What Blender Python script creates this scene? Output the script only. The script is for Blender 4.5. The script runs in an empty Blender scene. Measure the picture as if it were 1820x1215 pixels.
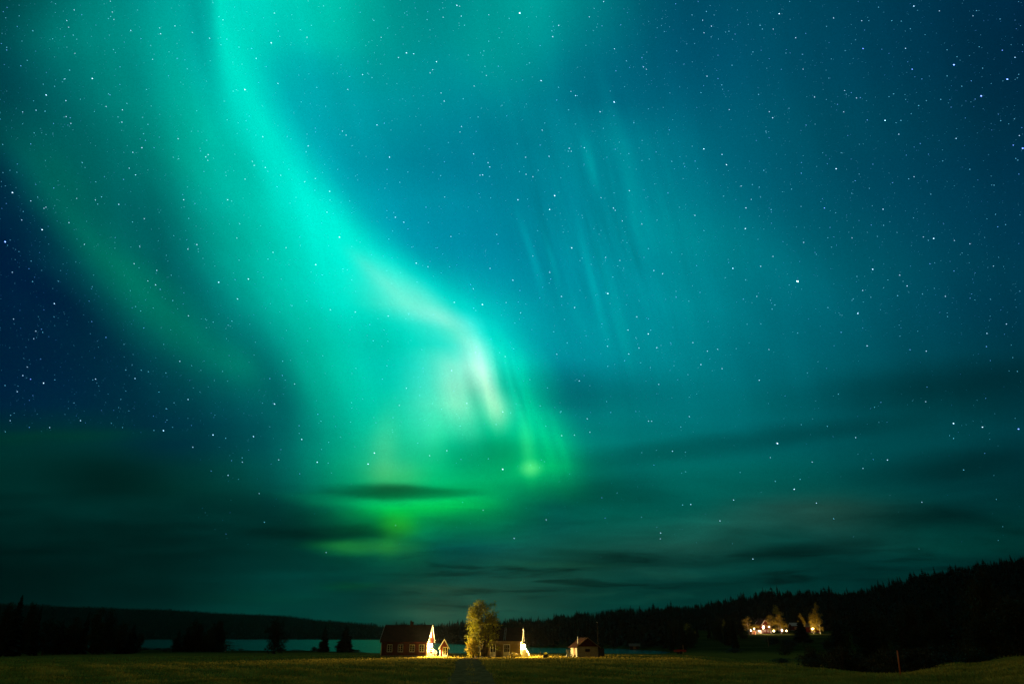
import bpy, bmesh, math, random
import numpy as np
from mathutils import Vector, Matrix
random.seed(7); RNG = np.random.default_rng(7)
S = bpy.context.scene
COL = S.collection
R = math.radians

# ------------------------------------------------------------------ camera
EYE = 3.8
TH = math.atan(522.5 / 1213.3)          # camera pitch
F = 1213.3                              # focal length in photo pixels (24 mm)
CT, ST = math.cos(TH), math.sin(TH)
cd = bpy.data.cameras.new('camera'); cam = bpy.data.objects.new('camera', cd); COL.objects.link(cam)
cd.sensor_width = 36; cd.lens = 36 * F / 1820; cd.clip_start = .2; cd.clip_end = 80000
cam.location = (0, 0, EYE); cam.rotation_euler = (math.pi / 2 + TH, 0, 0)
S.camera = cam
S.view_settings.view_transform = 'Standard'; S.view_settings.look = 'None'
S.view_settings.exposure = 0; S.view_settings.gamma = 1
S.cycles.max_bounces = 6; S.cycles.transparent_max_bounces = 12

def ray(px, py):
    x = (px - 910) / F; y = (607.5 - py) / F
    return Vector((x, CT - y * ST, ST + y * CT))
def P(px, py, Y):
    d = ray(px, py); return Vector((d.x * Y / d.y, Y, EYE + d.z * Y / d.y))
def PX(px, Y, z=0.0):
    """x of a point at depth Y and height z that stands at photo column px"""
    return (px - 910) / F * (Y * CT + (z - EYE) * ST)

# ------------------------------------------------------------------ night sky with aurora
ROWS = {
-240:[(-400,0,60,62),(0,0,80,80),(200,0,110,105),(370,0,140,132),(400,0,170,155),(600,0,150,140),(800,0,110,115),(1000,0,90,100),(1300,0,66,84),(1820,0,40,60)],
0:[(-300,0,30,40),(0,0,70,74),(100,0,105,103),(200,0,138,130),(240,0,143,138),(300,0,160,150),(365,0,165,158),(385,0,220,195),(420,0,215,195),(500,0,205,185),(600,0,190,170),(650,0,170,155),(700,0,145,140),(760,0,135,135),(850,0,145,143),(900,0,160,152),(980,0,155,150),(1010,0,125,130),(1050,0,92,110),(1200,0,84,105),(1400,0,74,95),(1600,0,58,80),(1820,0,45,68)],
60:[(-300,0,30,40),(0,0,75,80),(100,0,118,112),(200,0,138,130),(300,0,162,150),(370,0,165,160),(390,0,225,200),(430,0,215,192),(500,0,195,180),(560,0,195,178),(620,0,175,160),(700,0,150,145),(800,0,140,140),(900,0,155,150),(970,0,155,150),(1010,0,125,135),(1050,0,95,115),(1200,0,85,108),(1400,0,76,98),(1600,0,60,80),(1820,0,44,65)],
120:[(-300,0,30,40),(0,0,70,78),(100,0,105,104),(200,0,130,122),(260,0,145,138),(300,0,165,150),(350,0,170,160),(380,0,180,168),(400,0,228,203),(430,0,225,200),(460,0,205,190),(500,0,178,175),(560,0,165,168),(620,0,160,160),(700,0,150,150),(800,0,145,150),(870,0,148,148),(950,0,148,150),(1000,0,125,138),(1050,0,98,120),(1200,0,88,112),(1400,0,78,100),(1600,0,62,82),(1820,0,45,66)],
180:[(-300,0,30,44),(0,0,68,75),(100,0,95,97),(200,0,125,118),(270,0,145,135),(330,0,170,152),(380,0,180,165),(415,0,222,200),(450,0,226,203),(480,0,200,190),(520,0,170,175),(600,0,160,168),(700,0,150,158),(800,0,138,150),(900,0,135,148),(980,0,128,142),(1030,0,110,130),(1080,0,112,132),(1200,0,95,118),(1400,0,82,102),(1600,0,64,84),(1820,0,46,66)],
240:[(-300,0,30,50),(-40,0,55,65),(0,0,72,75),(60,0,90,90),(150,0,100,98),(230,0,118,112),(300,0,145,132),(350,0,170,150),(400,0,190,170),(440,0,220,198),(480,0,226,203),(520,0,195,190),(560,0,165,175),(640,0,152,165),(720,0,140,155),(820,0,128,148),(920,0,125,142),(1030,0,122,140),(1080,0,130,145),(1200,0,108,128),(1300,0,92,112),(1500,0,76,95),(1820,0,48,68)],
300:[(-200,0,32,56),(0,0,45,64),(30,0,80,85),(80,0,100,92),(150,0,98,95),(230,0,108,105),(300,0,130,120),(350,0,165,145),(400,0,180,162),(440,0,195,175),(475,0,220,198),(510,0,230,207),(550,0,205,195),(600,0,165,178),(650,0,148,165),(720,0,138,158),(820,0,125,148),(920,0,128,148),(1030,0,130,145),(1080,0,130,145),(1200,0,122,138),(1300,0,98,118),(1500,0,76,96),(1820,0,48,70)],
360:[(-200,0,32,56),(0,0,38,62),(50,0,62,75),(90,0,95,90),(150,0,98,92),(230,0,98,98),(300,0,115,110),(350,0,150,138),(400,0,175,158),(470,0,205,182),(520,0,230,207),(560,0,238,213),(600,0,215,203),(640,0,170,182),(700,0,152,172),(800,0,140,162),(900,0,128,150),(1000,0,132,150),(1100,0,132,148),(1200,0,130,142),(1300,0,105,122),(1500,0,80,100),(1700,0,60,80),(1820,0,50,72)],
420:[(-200,0,32,56),(0,0,34,60),(80,0,52,70),(110,0,88,88),(160,0,108,95),(230,0,100,98),(290,0,98,98),(340,0,125,118),(400,0,158,142),(470,0,190,168),(530,0,222,198),(580,0,238,212),(630,0,235,212),(670,0,190,192),(720,0,155,176),(800,0,142,166),(900,0,132,155),(1000,0,138,155),(1100,0,138,152),(1200,0,135,145),(1300,0,112,126),(1500,0,88,105),(1700,0,62,82),(1820,0,48,72)],
480:[(-200,0,32,56),(0,0,33,60),(100,0,45,66),(150,0,80,84),(200,0,112,96),(250,0,112,98),(320,0,95,98),(370,0,130,122),(430,0,165,148),(500,0,200,178),(570,0,225,200),(630,10,238,212),(660,60,240,212),(700,30,235,212),(740,0,205,198),(780,0,170,180),(850,0,148,168),(950,0,140,160),(1050,0,142,158),(1200,0,135,146),(1300,0,118,130),(1500,0,95,110),(1700,0,66,84),(1820,0,52,72)],
540:[(-200,0,32,56),(0,0,34,60),(130,0,42,64),(190,0,70,78),(240,0,108,95),(290,0,118,100),(340,0,100,98),(390,0,120,116),(450,0,160,145),(520,0,195,172),(600,0,220,196),(670,40,232,205),(720,75,240,208),(770,60,238,210),(810,0,220,205),(860,0,190,190),(920,0,160,172),(980,0,145,160),(1100,0,142,155),(1200,0,138,148),(1300,0,118,130),(1500,0,95,110),(1700,0,66,84),(1820,0,54,72)],
600:[(-200,0,32,56),(0,0,36,60),(150,0,40,62),(220,0,60,72),(280,0,95,90),(330,0,112,98),(390,0,110,104),(440,0,120,116),(490,0,150,138),(560,0,190,164),(640,0,198,175),(720,0,212,188),(780,10,225,200),(830,70,238,205),(870,0,222,202),(910,0,195,190),(950,0,162,170),(1000,0,145,158),(1100,0,142,152),(1200,0,132,142),(1300,0,115,126),(1500,0,90,104),(1700,0,68,82),(1820,0,55,70)],
660:[(-200,0,32,56),(0,0,36,60),(200,0,44,64),(300,0,70,78),(380,0,100,95),(430,0,110,102),(480,0,108,106),(530,0,150,132),(600,0,192,162),(680,0,205,182),(740,20,212,186),(800,70,228,190),(840,80,235,196),(860,80,235,196),(885,20,222,188),(910,0,215,188),(940,0,205,180),(970,0,150,155),(1010,0,132,145),(1100,0,135,145),(1200,0,128,136),(1300,0,112,122),(1500,0,88,98),(1640,0,72,82),(1700,0,66,76),(1820,0,56,66)],
720:[(-200,0,34,54),(0,0,38,60),(200,0,46,64),(300,0,58,70),(400,0,78,84),(480,0,98,98),(530,0,108,104),(570,0,158,135),(640,0,190,160),(700,20,205,170),(760,60,218,180),(810,75,225,175),(850,40,215,165),(880,60,222,170),(905,30,215,170),(940,0,205,158),(970,0,150,140),(1000,0,120,124),(1100,0,122,125),(1200,0,122,128),(1300,0,110,115),(1400,0,98,104),(1500,0,82,90),(1640,0,68,74),(1820,0,52,60)],
780:[(-200,0,44,46),(0,0,50,50),(100,0,52,52),(200,0,56,60),(300,0,50,66),(400,0,66,74),(480,0,88,90),(540,0,125,112),(600,0,165,135),(660,30,195,150),(700,30,200,150),(760,30,205,155),(820,0,195,140),(880,0,188,130),(930,0,195,135),(980,0,185,135),(1020,0,140,122),(1060,0,120,115),(1200,0,108,108),(1300,0,100,102),(1400,0,90,94),(1500,0,78,82),(1640,0,72,76),(1820,0,60,68)],
840:[(-200,0,44,44),(0,0,52,50),(100,0,48,46),(200,0,46,46),(300,0,60,60),(400,0,72,74),(480,0,92,88),(540,0,125,105),(600,10,165,118),(660,40,190,130),(700,45,195,130),(760,10,190,120),(820,0,170,108),(880,0,175,108),(940,0,190,110),(980,0,180,110),(1020,0,130,98),(1060,0,105,95),(1200,0,105,98),(1300,0,100,94),(1400,0,90,86),(1500,0,74,74),(1640,0,62,64),(1820,0,48,52)],
900:[(-200,0,38,38),(0,0,44,42),(100,0,42,40),(200,0,46,44),(300,0,52,50),(400,0,58,56),(480,0,70,64),(560,0,105,78),(620,0,140,85),(680,5,165,88),(740,5,172,92),(800,0,168,90),(860,0,150,85),(910,0,115,80),(960,0,92,78),(1060,0,92,80),(1200,0,88,80),(1300,20,82,74),(1400,25,74,68),(1500,20,66,60),(1640,0,52,52),(1820,0,50,50)],
960:[(-200,0,30,32),(0,0,34,36),(150,0,36,38),(300,0,40,42),(400,0,48,46),(520,0,55,48),(580,5,75,55),(650,12,90,58),(700,20,105,60),(740,5,90,70),(800,5,80,70),(900,15,84,72),(1000,20,84,72),(1100,25,80,70),(1200,28,78,68),(1300,25,72,64),(1400,12,64,58),(1500,20,60,55),(1640,8,58,52),(1820,0,48,45)],
1020:[(-200,0,24,30),(0,0,26,32),(150,0,28,34),(300,0,36,38),(400,0,46,44),(520,0,62,56),(600,0,66,58),(700,12,70,58),(800,20,70,60),(900,24,71,60),(1000,24,71,60),(1100,18,68,60),(1200,15,64,58),(1300,8,60,54),(1400,5,54,50),(1600,0,46,44),(1820,0,38,38)],
1080:[(-200,0,24,30),(0,0,28,32),(150,0,30,34),(300,0,38,38),(400,0,52,46),(520,0,60,54),(600,8,60,54),(700,34,74,59),(760,44,76,60),(850,36,74,60),(950,26,69,58),(1050,12,62,54),(1200,5,56,50),(1400,0,50,46),(1600,0,45,42),(1820,0,36,36)],
1140:[(-200,0,24,30),(0,0,28,32),(300,0,40,38),(520,0,60,52),(760,30,72,58),(950,18,66,56),(1200,5,56,50),(1600,0,45,42),(1820,0,36,36)],
1400:[(-200,0,8,10),(900,0,20,16),(1820,0,8,10)],
}
ARC_Y = [-240, 0, 50, 100, 150, 200, 250, 300, 350, 400, 450, 500, 550, 600, 650, 700, 750, 1400]
ARC_X = [395, 393, 396, 405, 423, 445, 473, 507, 546, 588, 634, 688, 742, 795, 838, 866, 884, 884]
for _y in ROWS:
    if _y >= 840: ROWS[_y] = [(x, r, g, min(b, g * .93) if x <= 560 else b) for x, r, g, b in ROWS[_y]]
def arc(y): return np.interp(y, ARC_Y, ARC_X)
UMIN, UMAX = -1100., 1500.
def sky_table():
    us = np.array([-1100, -850, -700, -600, -520, -460, -410, -360, -310, -260, -215, -170, -130, -95, -65, -40, -20, -5, 12, 30, 52, 78, 110, 150, 210, 290, 380, 480, 600, 780, 1000, 1400], float)
    ys = sorted(ROWS)
    tab = np.zeros((len(ys), len(us), 3))
    for i, y in enumerate(ys):
        r = np.array(ROWS[y], float)
        for k in range(3):
            tab[i, :, k] = np.interp(us + arc(y), r[:, 0], r[:, k + 1])
    yo = np.concatenate([[-240, -120], np.arange(0, 1141, 36), [1160, 1400]]).astype(float)
    out = np.zeros((len(yo), len(us), 3))
    for n, y in enumerate(yo):
        j = min(max(np.searchsorted(ys, y) - 1, 0), len(ys) - 2)
        t = (y - ys[j]) / (ys[j + 1] - ys[j])
        a = tab[max(j - 1, 0)]; b = tab[j]; c = tab[j + 1]; d = tab[min(j + 2, len(ys) - 1)]
        if j < 2 or j > len(ys) - 4: out[n] = b + (c - b) * t
        else: out[n] = .5 * ((2 * b) + (c - a) * t + (2 * a - 5 * b + 4 * c - d) * t * t + (3 * b - a - 3 * c + d) * t ** 3)
    return us, yo, np.clip(out, 0, 255) / 255

W = bpy.data.worlds.new("World"); S.world = W; W.use_nodes = True
nt = W.node_tree; nt.nodes.clear(); NN = nt.nodes.new; LK = nt.links.new
def link(a, b): LK(a, b)
def put(sock, v):
    if isinstance(v, bpy.types.NodeSocket): LK(v, sock)
    elif v is not None: sock.default_value = v
def M(op, a, b=None, c=None, clamp=False):
    n = NN('ShaderNodeMath'); n.operation = op; n.use_clamp = clamp
    put(n.inputs[0], a); put(n.inputs[1], b); put(n.inputs[2], c); return n.outputs[0]
def VM(op, a, b=None, c=None, scale=None):
    n = NN('ShaderNodeVectorMath'); n.operation = op
    put(n.inputs[0], a); put(n.inputs[1], b); put(n.inputs[2], c)
    if scale is not None: put(n.inputs['Scale'], scale)
    return n.outputs['Value'] if op in ('DOT_PRODUCT', 'LENGTH') else n.outputs[0]
def MR(v, a, b, c=0., d=1., smooth=True):
    n = NN('ShaderNodeMapRange'); n.interpolation_type = 'SMOOTHSTEP' if smooth else 'LINEAR'
    put(n.inputs['Value'], v); put(n.inputs['From Min'], a); put(n.inputs['From Max'], b); put(n.inputs['To Min'], c); put(n.inputs['To Max'], d); return n.outputs['Result']
def MIXC(f, a, b):
    n = NN('ShaderNodeMix'); n.data_type = 'RGBA'; put(n.inputs[0], f); put(n.inputs[6], a); put(n.inputs[7], b); return n.outputs[2]
def NOISE(vec, scale, detail=3, rough=.5, dist=0.):
    n = NN('ShaderNodeTexNoise'); put(n.inputs['Vector'], vec); n.inputs['Scale'].default_value = scale
    n.inputs['Detail'].default_value = detail; n.inputs['Roughness'].default_value = rough; n.inputs['Distortion'].default_value = dist; return n.outputs['Fac']
def COMB(x, y, z=0.):
    n = NN('ShaderNodeCombineXYZ'); put(n.inputs[0], x); put(n.inputs[1], y); put(n.inputs[2], z); return n.outputs[0]
D = NN('ShaderNodeTexCoord').outputs['Generated']        # direction of the sky point
df = VM('DOT_PRODUCT', D, (0, CT, ST)); dr = VM('DOT_PRODUCT', D, (1, 0, 0)); du = VM('DOT_PRODUCT', D, (0, -ST, CT))
dfc = M('MAXIMUM', df, .08)
X0 = M('MULTIPLY_ADD', M('DIVIDE', dr, dfc), F, 910.)     # sky chart: x to the right, y downward, about the aurora's centre
Y0 = M('MULTIPLY_ADD', M('DIVIDE', du, dfc), -F, 607.5)
# slow undulation of the whole curtain, so that no band is perfectly smooth
P0 = COMB(X0, Y0)
wob = NOISE(P0, .006, 2, .5)
X = M('ADD', X0, M('MULTIPLY', M('SUBTRACT', wob, .5), 16.))
wob2 = NOISE(VM('ADD', P0, (900, 300, 5)), .005, 2, .5)
Y = M('ADD', Y0, M('MULTIPLY', M('SUBTRACT', wob2, .5), 14.))
# centre line of the arc as a curve of height
fc = NN('ShaderNodeFloatCurve'); cv = fc.mapping.curves[0]
yn = [(y + 240) / 1640 for y in ARC_Y]; xn = [x / 1000 for x in ARC_X]
cv.points[0].location = (yn[0], xn[0]); cv.points[1].location = (yn[-1], xn[-1])
for a, b in list(zip(yn, xn))[1:-1]: cv.points.new(a, b)
fc.mapping.update()
put(fc.inputs['Value'], M('MULTIPLY_ADD', Y, 1 / 1640, 240 / 1640, clamp=True))
ARC = M('MULTIPLY', fc.outputs[0], 1000.)
U = M('DIVIDE', M('SUBTRACT', M('SUBTRACT', X, ARC), UMIN), UMAX - UMIN)
us, yo, tab = sky_table()
def ramp(row):
    n = NN('ShaderNodeValToRGB'); cr = n.color_ramp; cr.interpolation = 'CARDINAL'
    pos = (us - UMIN) / (UMAX - UMIN)
    while len(cr.elements) < len(us): cr.elements.new(.5)
    for e, p, c in zip(cr.elements, pos, row): e.position = float(p)
    for e, p, c in zip(cr.elements, pos, row): e.position = float(p); e.color = (float(c[0]), float(c[1]), float(c[2]), 1)
    put(n.inputs[0], U); return n.outputs[0]
col = ramp(tab[0])
for i in range(1, len(yo)):
    col = MIXC(MR(Y, float(yo[i - 1]), float(yo[i]), smooth=False), col, ramp(tab[i]))
def blob(cx, cy, rx, ry, rot, rgb, vec=None, power=1.):
    """soft elliptic patch of light (or of cloud when rgb is negative) on the chart"""
    mp = NN('ShaderNodeMapping'); mp.vector_type = 'TEXTURE'
    put(mp.inputs['Vector'], vec or PV)
    mp.inputs['Location'].default_value = (cx, cy, 0); mp.inputs['Rotation'].default_value = (0, 0, R(rot)); mp.inputs['Scale'].default_value = (rx, ry, 1)
    g = NN('ShaderNodeTexGradient'); g.gradient_type = 'SPHERICAL'; put(g.inputs[0], mp.outputs[0])
    s = MR(g.outputs['Fac'], 0., power)
    return s
PV = COMB(X, Y)
PVC = COMB(X0, M('ADD', Y0, M('MULTIPLY', M('SUBTRACT', NOISE(VM('MULTIPLY', P0, (.25, 1, 1)), .02, 3, .55), .5), 26.)))
def add(s, rgb):
    global col
    col = VM('ADD', col, VM('SCALE', tuple(c / 255 for c in rgb), scale=s))
def mul(s, k):
    global col
    col = VM('SCALE', col, scale=M('SUBTRACT', 1., M('MULTIPLY', s, k)))
# rays of the curtain
def slant(dx, sc_x, sc_y, seed):
    """coordinates stretched along the slanting rays"""
    xs = M('SUBTRACT', X0, M('MULTIPLY', Y0, dx))
    return COMB(M('MULTIPLY', xs, sc_x), M('MULTIPLY', Y0, sc_y), seed)
rayn = NOISE(slant(.27, .035, .0035, 3.), 1., 3, .6)
m1 = blob(1080, 420, 260, 420, -14, None)
add(M('MULTIPLY', MR(rayn, .45, .75), m1), (0, 9, 6)); mul(M('MULTIPLY', MR(rayn, .3, .5, 1., 0.), m1), .05)
m2 = blob(885, 690, 150, 170, -8, None)
rayn2 = NOISE(slant(.22, .05, .004, 9.), 1., 2, .5)
mul(M('MULTIPLY', MR(rayn2, .32, .52, 1., 0.), m2), .05); add(M('MULTIPLY', MR(rayn2, .5, .7), m2), (10, 8, 4))
rayn3 = NOISE(slant(.2, .012, .0012, 21.), 1., 3, .5)
mul(M('MULTIPLY', M('SUBTRACT', rayn3, .5), MR(Y0, 950., 650.)), .14)
for (cx, cy, rx, ry, rot, c) in [
    (1048, 292, 9, 52, -14, (0, 34, 24)), (1100, 250, 16, 130, -16, (0, 20, 14)), (945, 455, 8, 80, -17, (0, 26, 20)),
    (1055, 510, 9, 95, -14, (0, 26, 18)), (1090, 540, 12, 110, -15, (0, 18, 12)), (982, 470, 7, 55, -15, (0, 18, 12)),
    (848, 632, 30, 66, -14, (80, 26, 34)), (868, 690, 20, 75, -15, (70, 22, 26)), (884, 728, 28, 40, -20, (70, 20, 18)),
    (822, 715, 38, 90, -10, (60, 16, 22)), (795, 650, 80, 60, 0, (44, 10, 14)), (740, 540, 105, 44, 30, (46, 4, 8)),
    (790, 565, 70, 18, 8, (40, 8, 12)), (905, 640, 14, 60, -20, (16, 10, 6)), (760, 735, 60, 60, 0, (24, 10, 8)), (650, 470, 60, 40, 45, (20, 4, 8)),
    (935, 690, 10, 70, -12, (0, 18, 4)), (946, 834, 24, 15, 0, (70, 34, 20)), (940, 800, 17, 60, -8, (44, 40, 16)), (958, 838, 60, 16, -6, (10, 24, 6)),
    (972, 790, 9, 62, -16, (0, 24, 10)), (1000, 800, 8, 55, -16, (0, 20, 8)), (985, 740, 30, 80, -14, (0, 20, 4)),
    (683, 790, 26, 75, 6, (40, 10, 0)), (700, 845, 60, 26, 0, (35, 10, -8)), (775, 780, 26, 60, 0, (18, 12, 4)),
    (708, 932, 36, 24, 0, (26, 34, -20)), (690, 968, 22, 26, 0, (14, 24, -4)), (740, 908, 130, 34, -3, (2, 16, -10)),
    (420, 645, 50, 34, 20, (0, 14, 4)), (950, 40, 60, 90, 0, (0, 8, 4)), (590, 90, 70, 60, 0, (0, 12, 8))]:
    add(blob(cx, cy, rx * 1.5, ry * 1.5, rot, None), tuple(v * (.8 if c[0] > 25 and cx > 700 else .55) for v in c))
# dark gaps between the rays
for (cx, cy, rx, ry, rot, k) in [(850, 695, 10, 50, -15, .04), (834, 690, 7, 45, -15, .03), (893, 680, 12, 60, -16, .08), (918, 690, 6, 80, -17, .09),
                                 (1030, 690, 190, 44, 0, .17), (880, 802, 110, 36, 0, .22)]:
    mul(blob(cx, cy, rx * 1.5, ry * 1.4, rot, None), k * .7)
# night clouds, drawn out by the wind
for (cx, cy, rx, ry, rot, k) in [
    (530, 925, 190, 46, 8, .30), (640, 944, 60, 14, 5, .22), (560, 955, 130, 20, 3, .28),
    (1330, 782, 380, 24, -7, .20), (1700, 680, 330, 46, -6, .22), (1720, 820, 190, 36, -8, .26), (1660, 912, 190, 28, 0, .26), (1430, 975, 160, 16, -6, .34),
    (1060, 880, 190, 50, 4, .26), (980, 990, 330, 26, 2, .24), (1060, 985, 110, 12, 3, .16), (1170, 1000, 200, 16, 0, .2), (230, 850, 260, 50, 4, .24), (300, 960, 330, 44, 3, .18), (820, 1040, 200, 14, 0, .1),
    (1500, 1020, 300, 34, -5, .12)]:
    mul(blob(cx, cy, rx * 1.35, ry * 1.35, rot, None, PVC), k * (.85 if ry < 17 else .85 if cx > 1200 else .62))
    pass
for (cx, cy, rx, ry, k) in [(650, 874, 130, 19, .22), (745, 877, 150, 18, .26), (690, 876, 190, 24, .16)]:
    mul(blob(cx, cy, rx, ry, 0, None, PVC, .9), k)
for (cx, cy, rx, ry, rot, c) in [(640, 972, 100, 15, 0, (28, 62, 14)), (600, 972, 60, 10, 0, (10, 20, 0)), (600, 890, 120, 14, 6, (0, 30, 10)), (740, 905, 140, 14, -4, (0, 22, -4)), (120, 775, 240, 14, -2, (0, 10, -4)),
    (1450, 905, 330, 34, -3, (14, 8, 6)), (770, 1045, 150, 10, 0, (16, 10, 4)), (620, 1043, 60, 8, 0, (4, 26, 0)), (960, 1004, 160, 8, 0, (6, 16, 8)), (480, 1060, 140, 12, 0, (0, 10, 4))]:
    add(blob(cx, cy, rx * 1.4, ry * 1.4, rot, None, PVC), tuple(v * .65 for v in c))
cl = NOISE(COMB(M('MULTIPLY', X0, .004), M('MULTIPLY', Y0, .022), 2.), 1., 5, .55, .4)
mul(M('MULTIPLY', M('SUBTRACT', cl, .5), MR(Y0, 800., 960.)), .8)
cl2 = NOISE(COMB(M('MULTIPLY', X0, .0016), M('MULTIPLY', Y0, .008), 7.), 1., 4, .5, .3)
mul(M('MULTIPLY', M('SUBTRACT', cl2, .5), MR(Y0, 560., 800.)), .3)
wv = COMB(M('MULTIPLY', X0, .0045), M('MULTIPLY', Y0, .040), 12.)
ws = NOISE(wv, 1., 4, .6, .5)
mul(M('MULTIPLY', MR(ws, .50, .68), M('MULTIPLY', MR(Y0, 955., 1010.), MR(X0, 420., 800.))), .36)
add(M('MULTIPLY', MR(ws, .48, .30), M('MULTIPLY', MR(Y0, 965., 1040.), MR(X0, 500., 800.))), (8, 10, 7))
# fine unevenness of the night air
gr = NN('ShaderNodeTexWhiteNoise'); gr.noise_dimensions = '3D'
put(gr.inputs['Vector'], VM('SNAP', D, (.0011, .0011, .0011)))
mul(M('SUBTRACT', gr.outputs['Value'], .5), .055)
col = VM('MAXIMUM', col, (0, 0, 0))
gm = NN('ShaderNodeGamma'); put(gm.inputs[0], col); gm.inputs[1].default_value = 2.2
# sky behind the viewer: warm glow added to light the field, strongest overhead
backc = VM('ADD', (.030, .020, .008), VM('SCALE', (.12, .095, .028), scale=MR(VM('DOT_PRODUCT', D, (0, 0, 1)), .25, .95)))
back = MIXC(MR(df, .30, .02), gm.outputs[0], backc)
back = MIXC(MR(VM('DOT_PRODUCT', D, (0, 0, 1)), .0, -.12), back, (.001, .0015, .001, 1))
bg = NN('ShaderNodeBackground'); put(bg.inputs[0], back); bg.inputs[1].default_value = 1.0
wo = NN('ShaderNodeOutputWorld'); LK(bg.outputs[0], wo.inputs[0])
W.cycles.sampling_method = 'MANUAL'; W.cycles.sample_map_resolution = 512

# ------------------------------------------------------------------ terrain shape
LAKE = EYE - 6.5
DEG = 25.1
def ht(r, py): return EYE + r * math.tan(R((1130 - py) / DEG))
RR = [0, 15, 30, 42, 55, 70, 85, 110, 130, 160, 200, 240]
PP = [-400, 600, 760, 1000, 1200, 1330, 1430, 1550, 1700, 1820, 2200]
left = [.85, .85, .85, .85, .85, .85, .85, .5, .15, 0, -.5, -1.1]
mid = [.85, .85, .85, .85, .85, .86, .88, .76, .05, 0, -.4, -1.1]
midr = [.85, .85, .85, .85, .85, .86, .87, .70, .0, -.1, -.5, -1.2]
TAB = np.array([left, left, mid, mid, midr,
    [.85, .85, .85, .85, .85, .85, .85, .2, -.5, -.9, -1.2, -1.2],
    [.85, .85, .85, .85, .85, .85, .62, -.4, -.9, -1.2, -1.4, -1.3],
    [.85, .85, .85, .85, .85, .80, .1, -.9, -1.3, -1.5, -1.5, -1.2],
    [.85, .85, .85, .85, .9, .92, .92, .6, 0, -.6, -1.0, -.8],
    [.85, .85, .9, 1.0, 1.2, 1.5, 1.75, 1.5, 1.1, .7, .4, .6],
    [.85, .9, 1.2, 1.6, 2, 2.4, 2.8, 3.1, 3.2, 3.4, 4, 5]])
SHN_P = [-600, 250, 420, 560, 640, 700, 800, 1100, 1190, 1230]; SHN_Y = [1153, 1154, 1155, 1156, 1158, 1162, 1163, 1163, 1162, 1160]
SHF_P = [-600, 500, 680, 740, 800, 950, 1100, 1190]; SHF_Y = [1136, 1135.5, 1136, 1140, 1144, 1150, 1152, 1156]
RG_P = [-400, 0, 100, 200, 300, 400, 500, 560, 620, 680, 720, 800, 860, 920, 960, 1000, 1080, 1120, 1180, 1210, 1260, 1300, 1350, 1400, 1480, 1520, 1560, 1600, 1650, 1700, 1760, 1820, 2000, 2600]
RG_Y = [1060, 1072, 1077, 1080, 1083, 1089, 1094, 1101, 1106, 1111, 1113, 1111, 1107, 1104, 1101, 1097, 1091, 1087, 1083, 1080, 1075, 1069, 1059, 1057, 1056, 1052, 1044, 1034, 1022, 1012, 1002, 994, 985, 1000]
def _conv(ps, ys):
    a, b = [], []
    for p_, y_ in zip(ps, ys):
        d = ray(p_, y_); a.append(910 + 1320 * d.x / d.y); b.append(1130 - math.degrees(math.atan2(d.z, math.hypot(d.x, d.y))) * DEG)
    return a, b
RG_P, RG_Y = _conv(RG_P, RG_Y); SHN_P, SHN_Y = _conv(SHN_P, SHN_Y); SHF_P, SHF_Y = _conv(SHF_P, SHF_Y)
RD_P = [-400, 400, 620, 720, 800, 950, 1200, 1500, 1820]; RD_D = [3000, 3000, 2600, 1800, 1500, 1150, 1000, 950, 900]
TR_H = [3, 3, 3, 5, 9, 10, 10, 10, 10]
def smooth(t): t = np.clip(t, 0, 1); return t * t * (3 - 2 * t)
def vnoise(x, y, s):
    return (np.sin(x * s + 1.3 * np.sin(y * s * .7 + 1)) * np.cos(y * s * .9 + 1.1 * np.sin(x * s * .6 + 2)))
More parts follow.
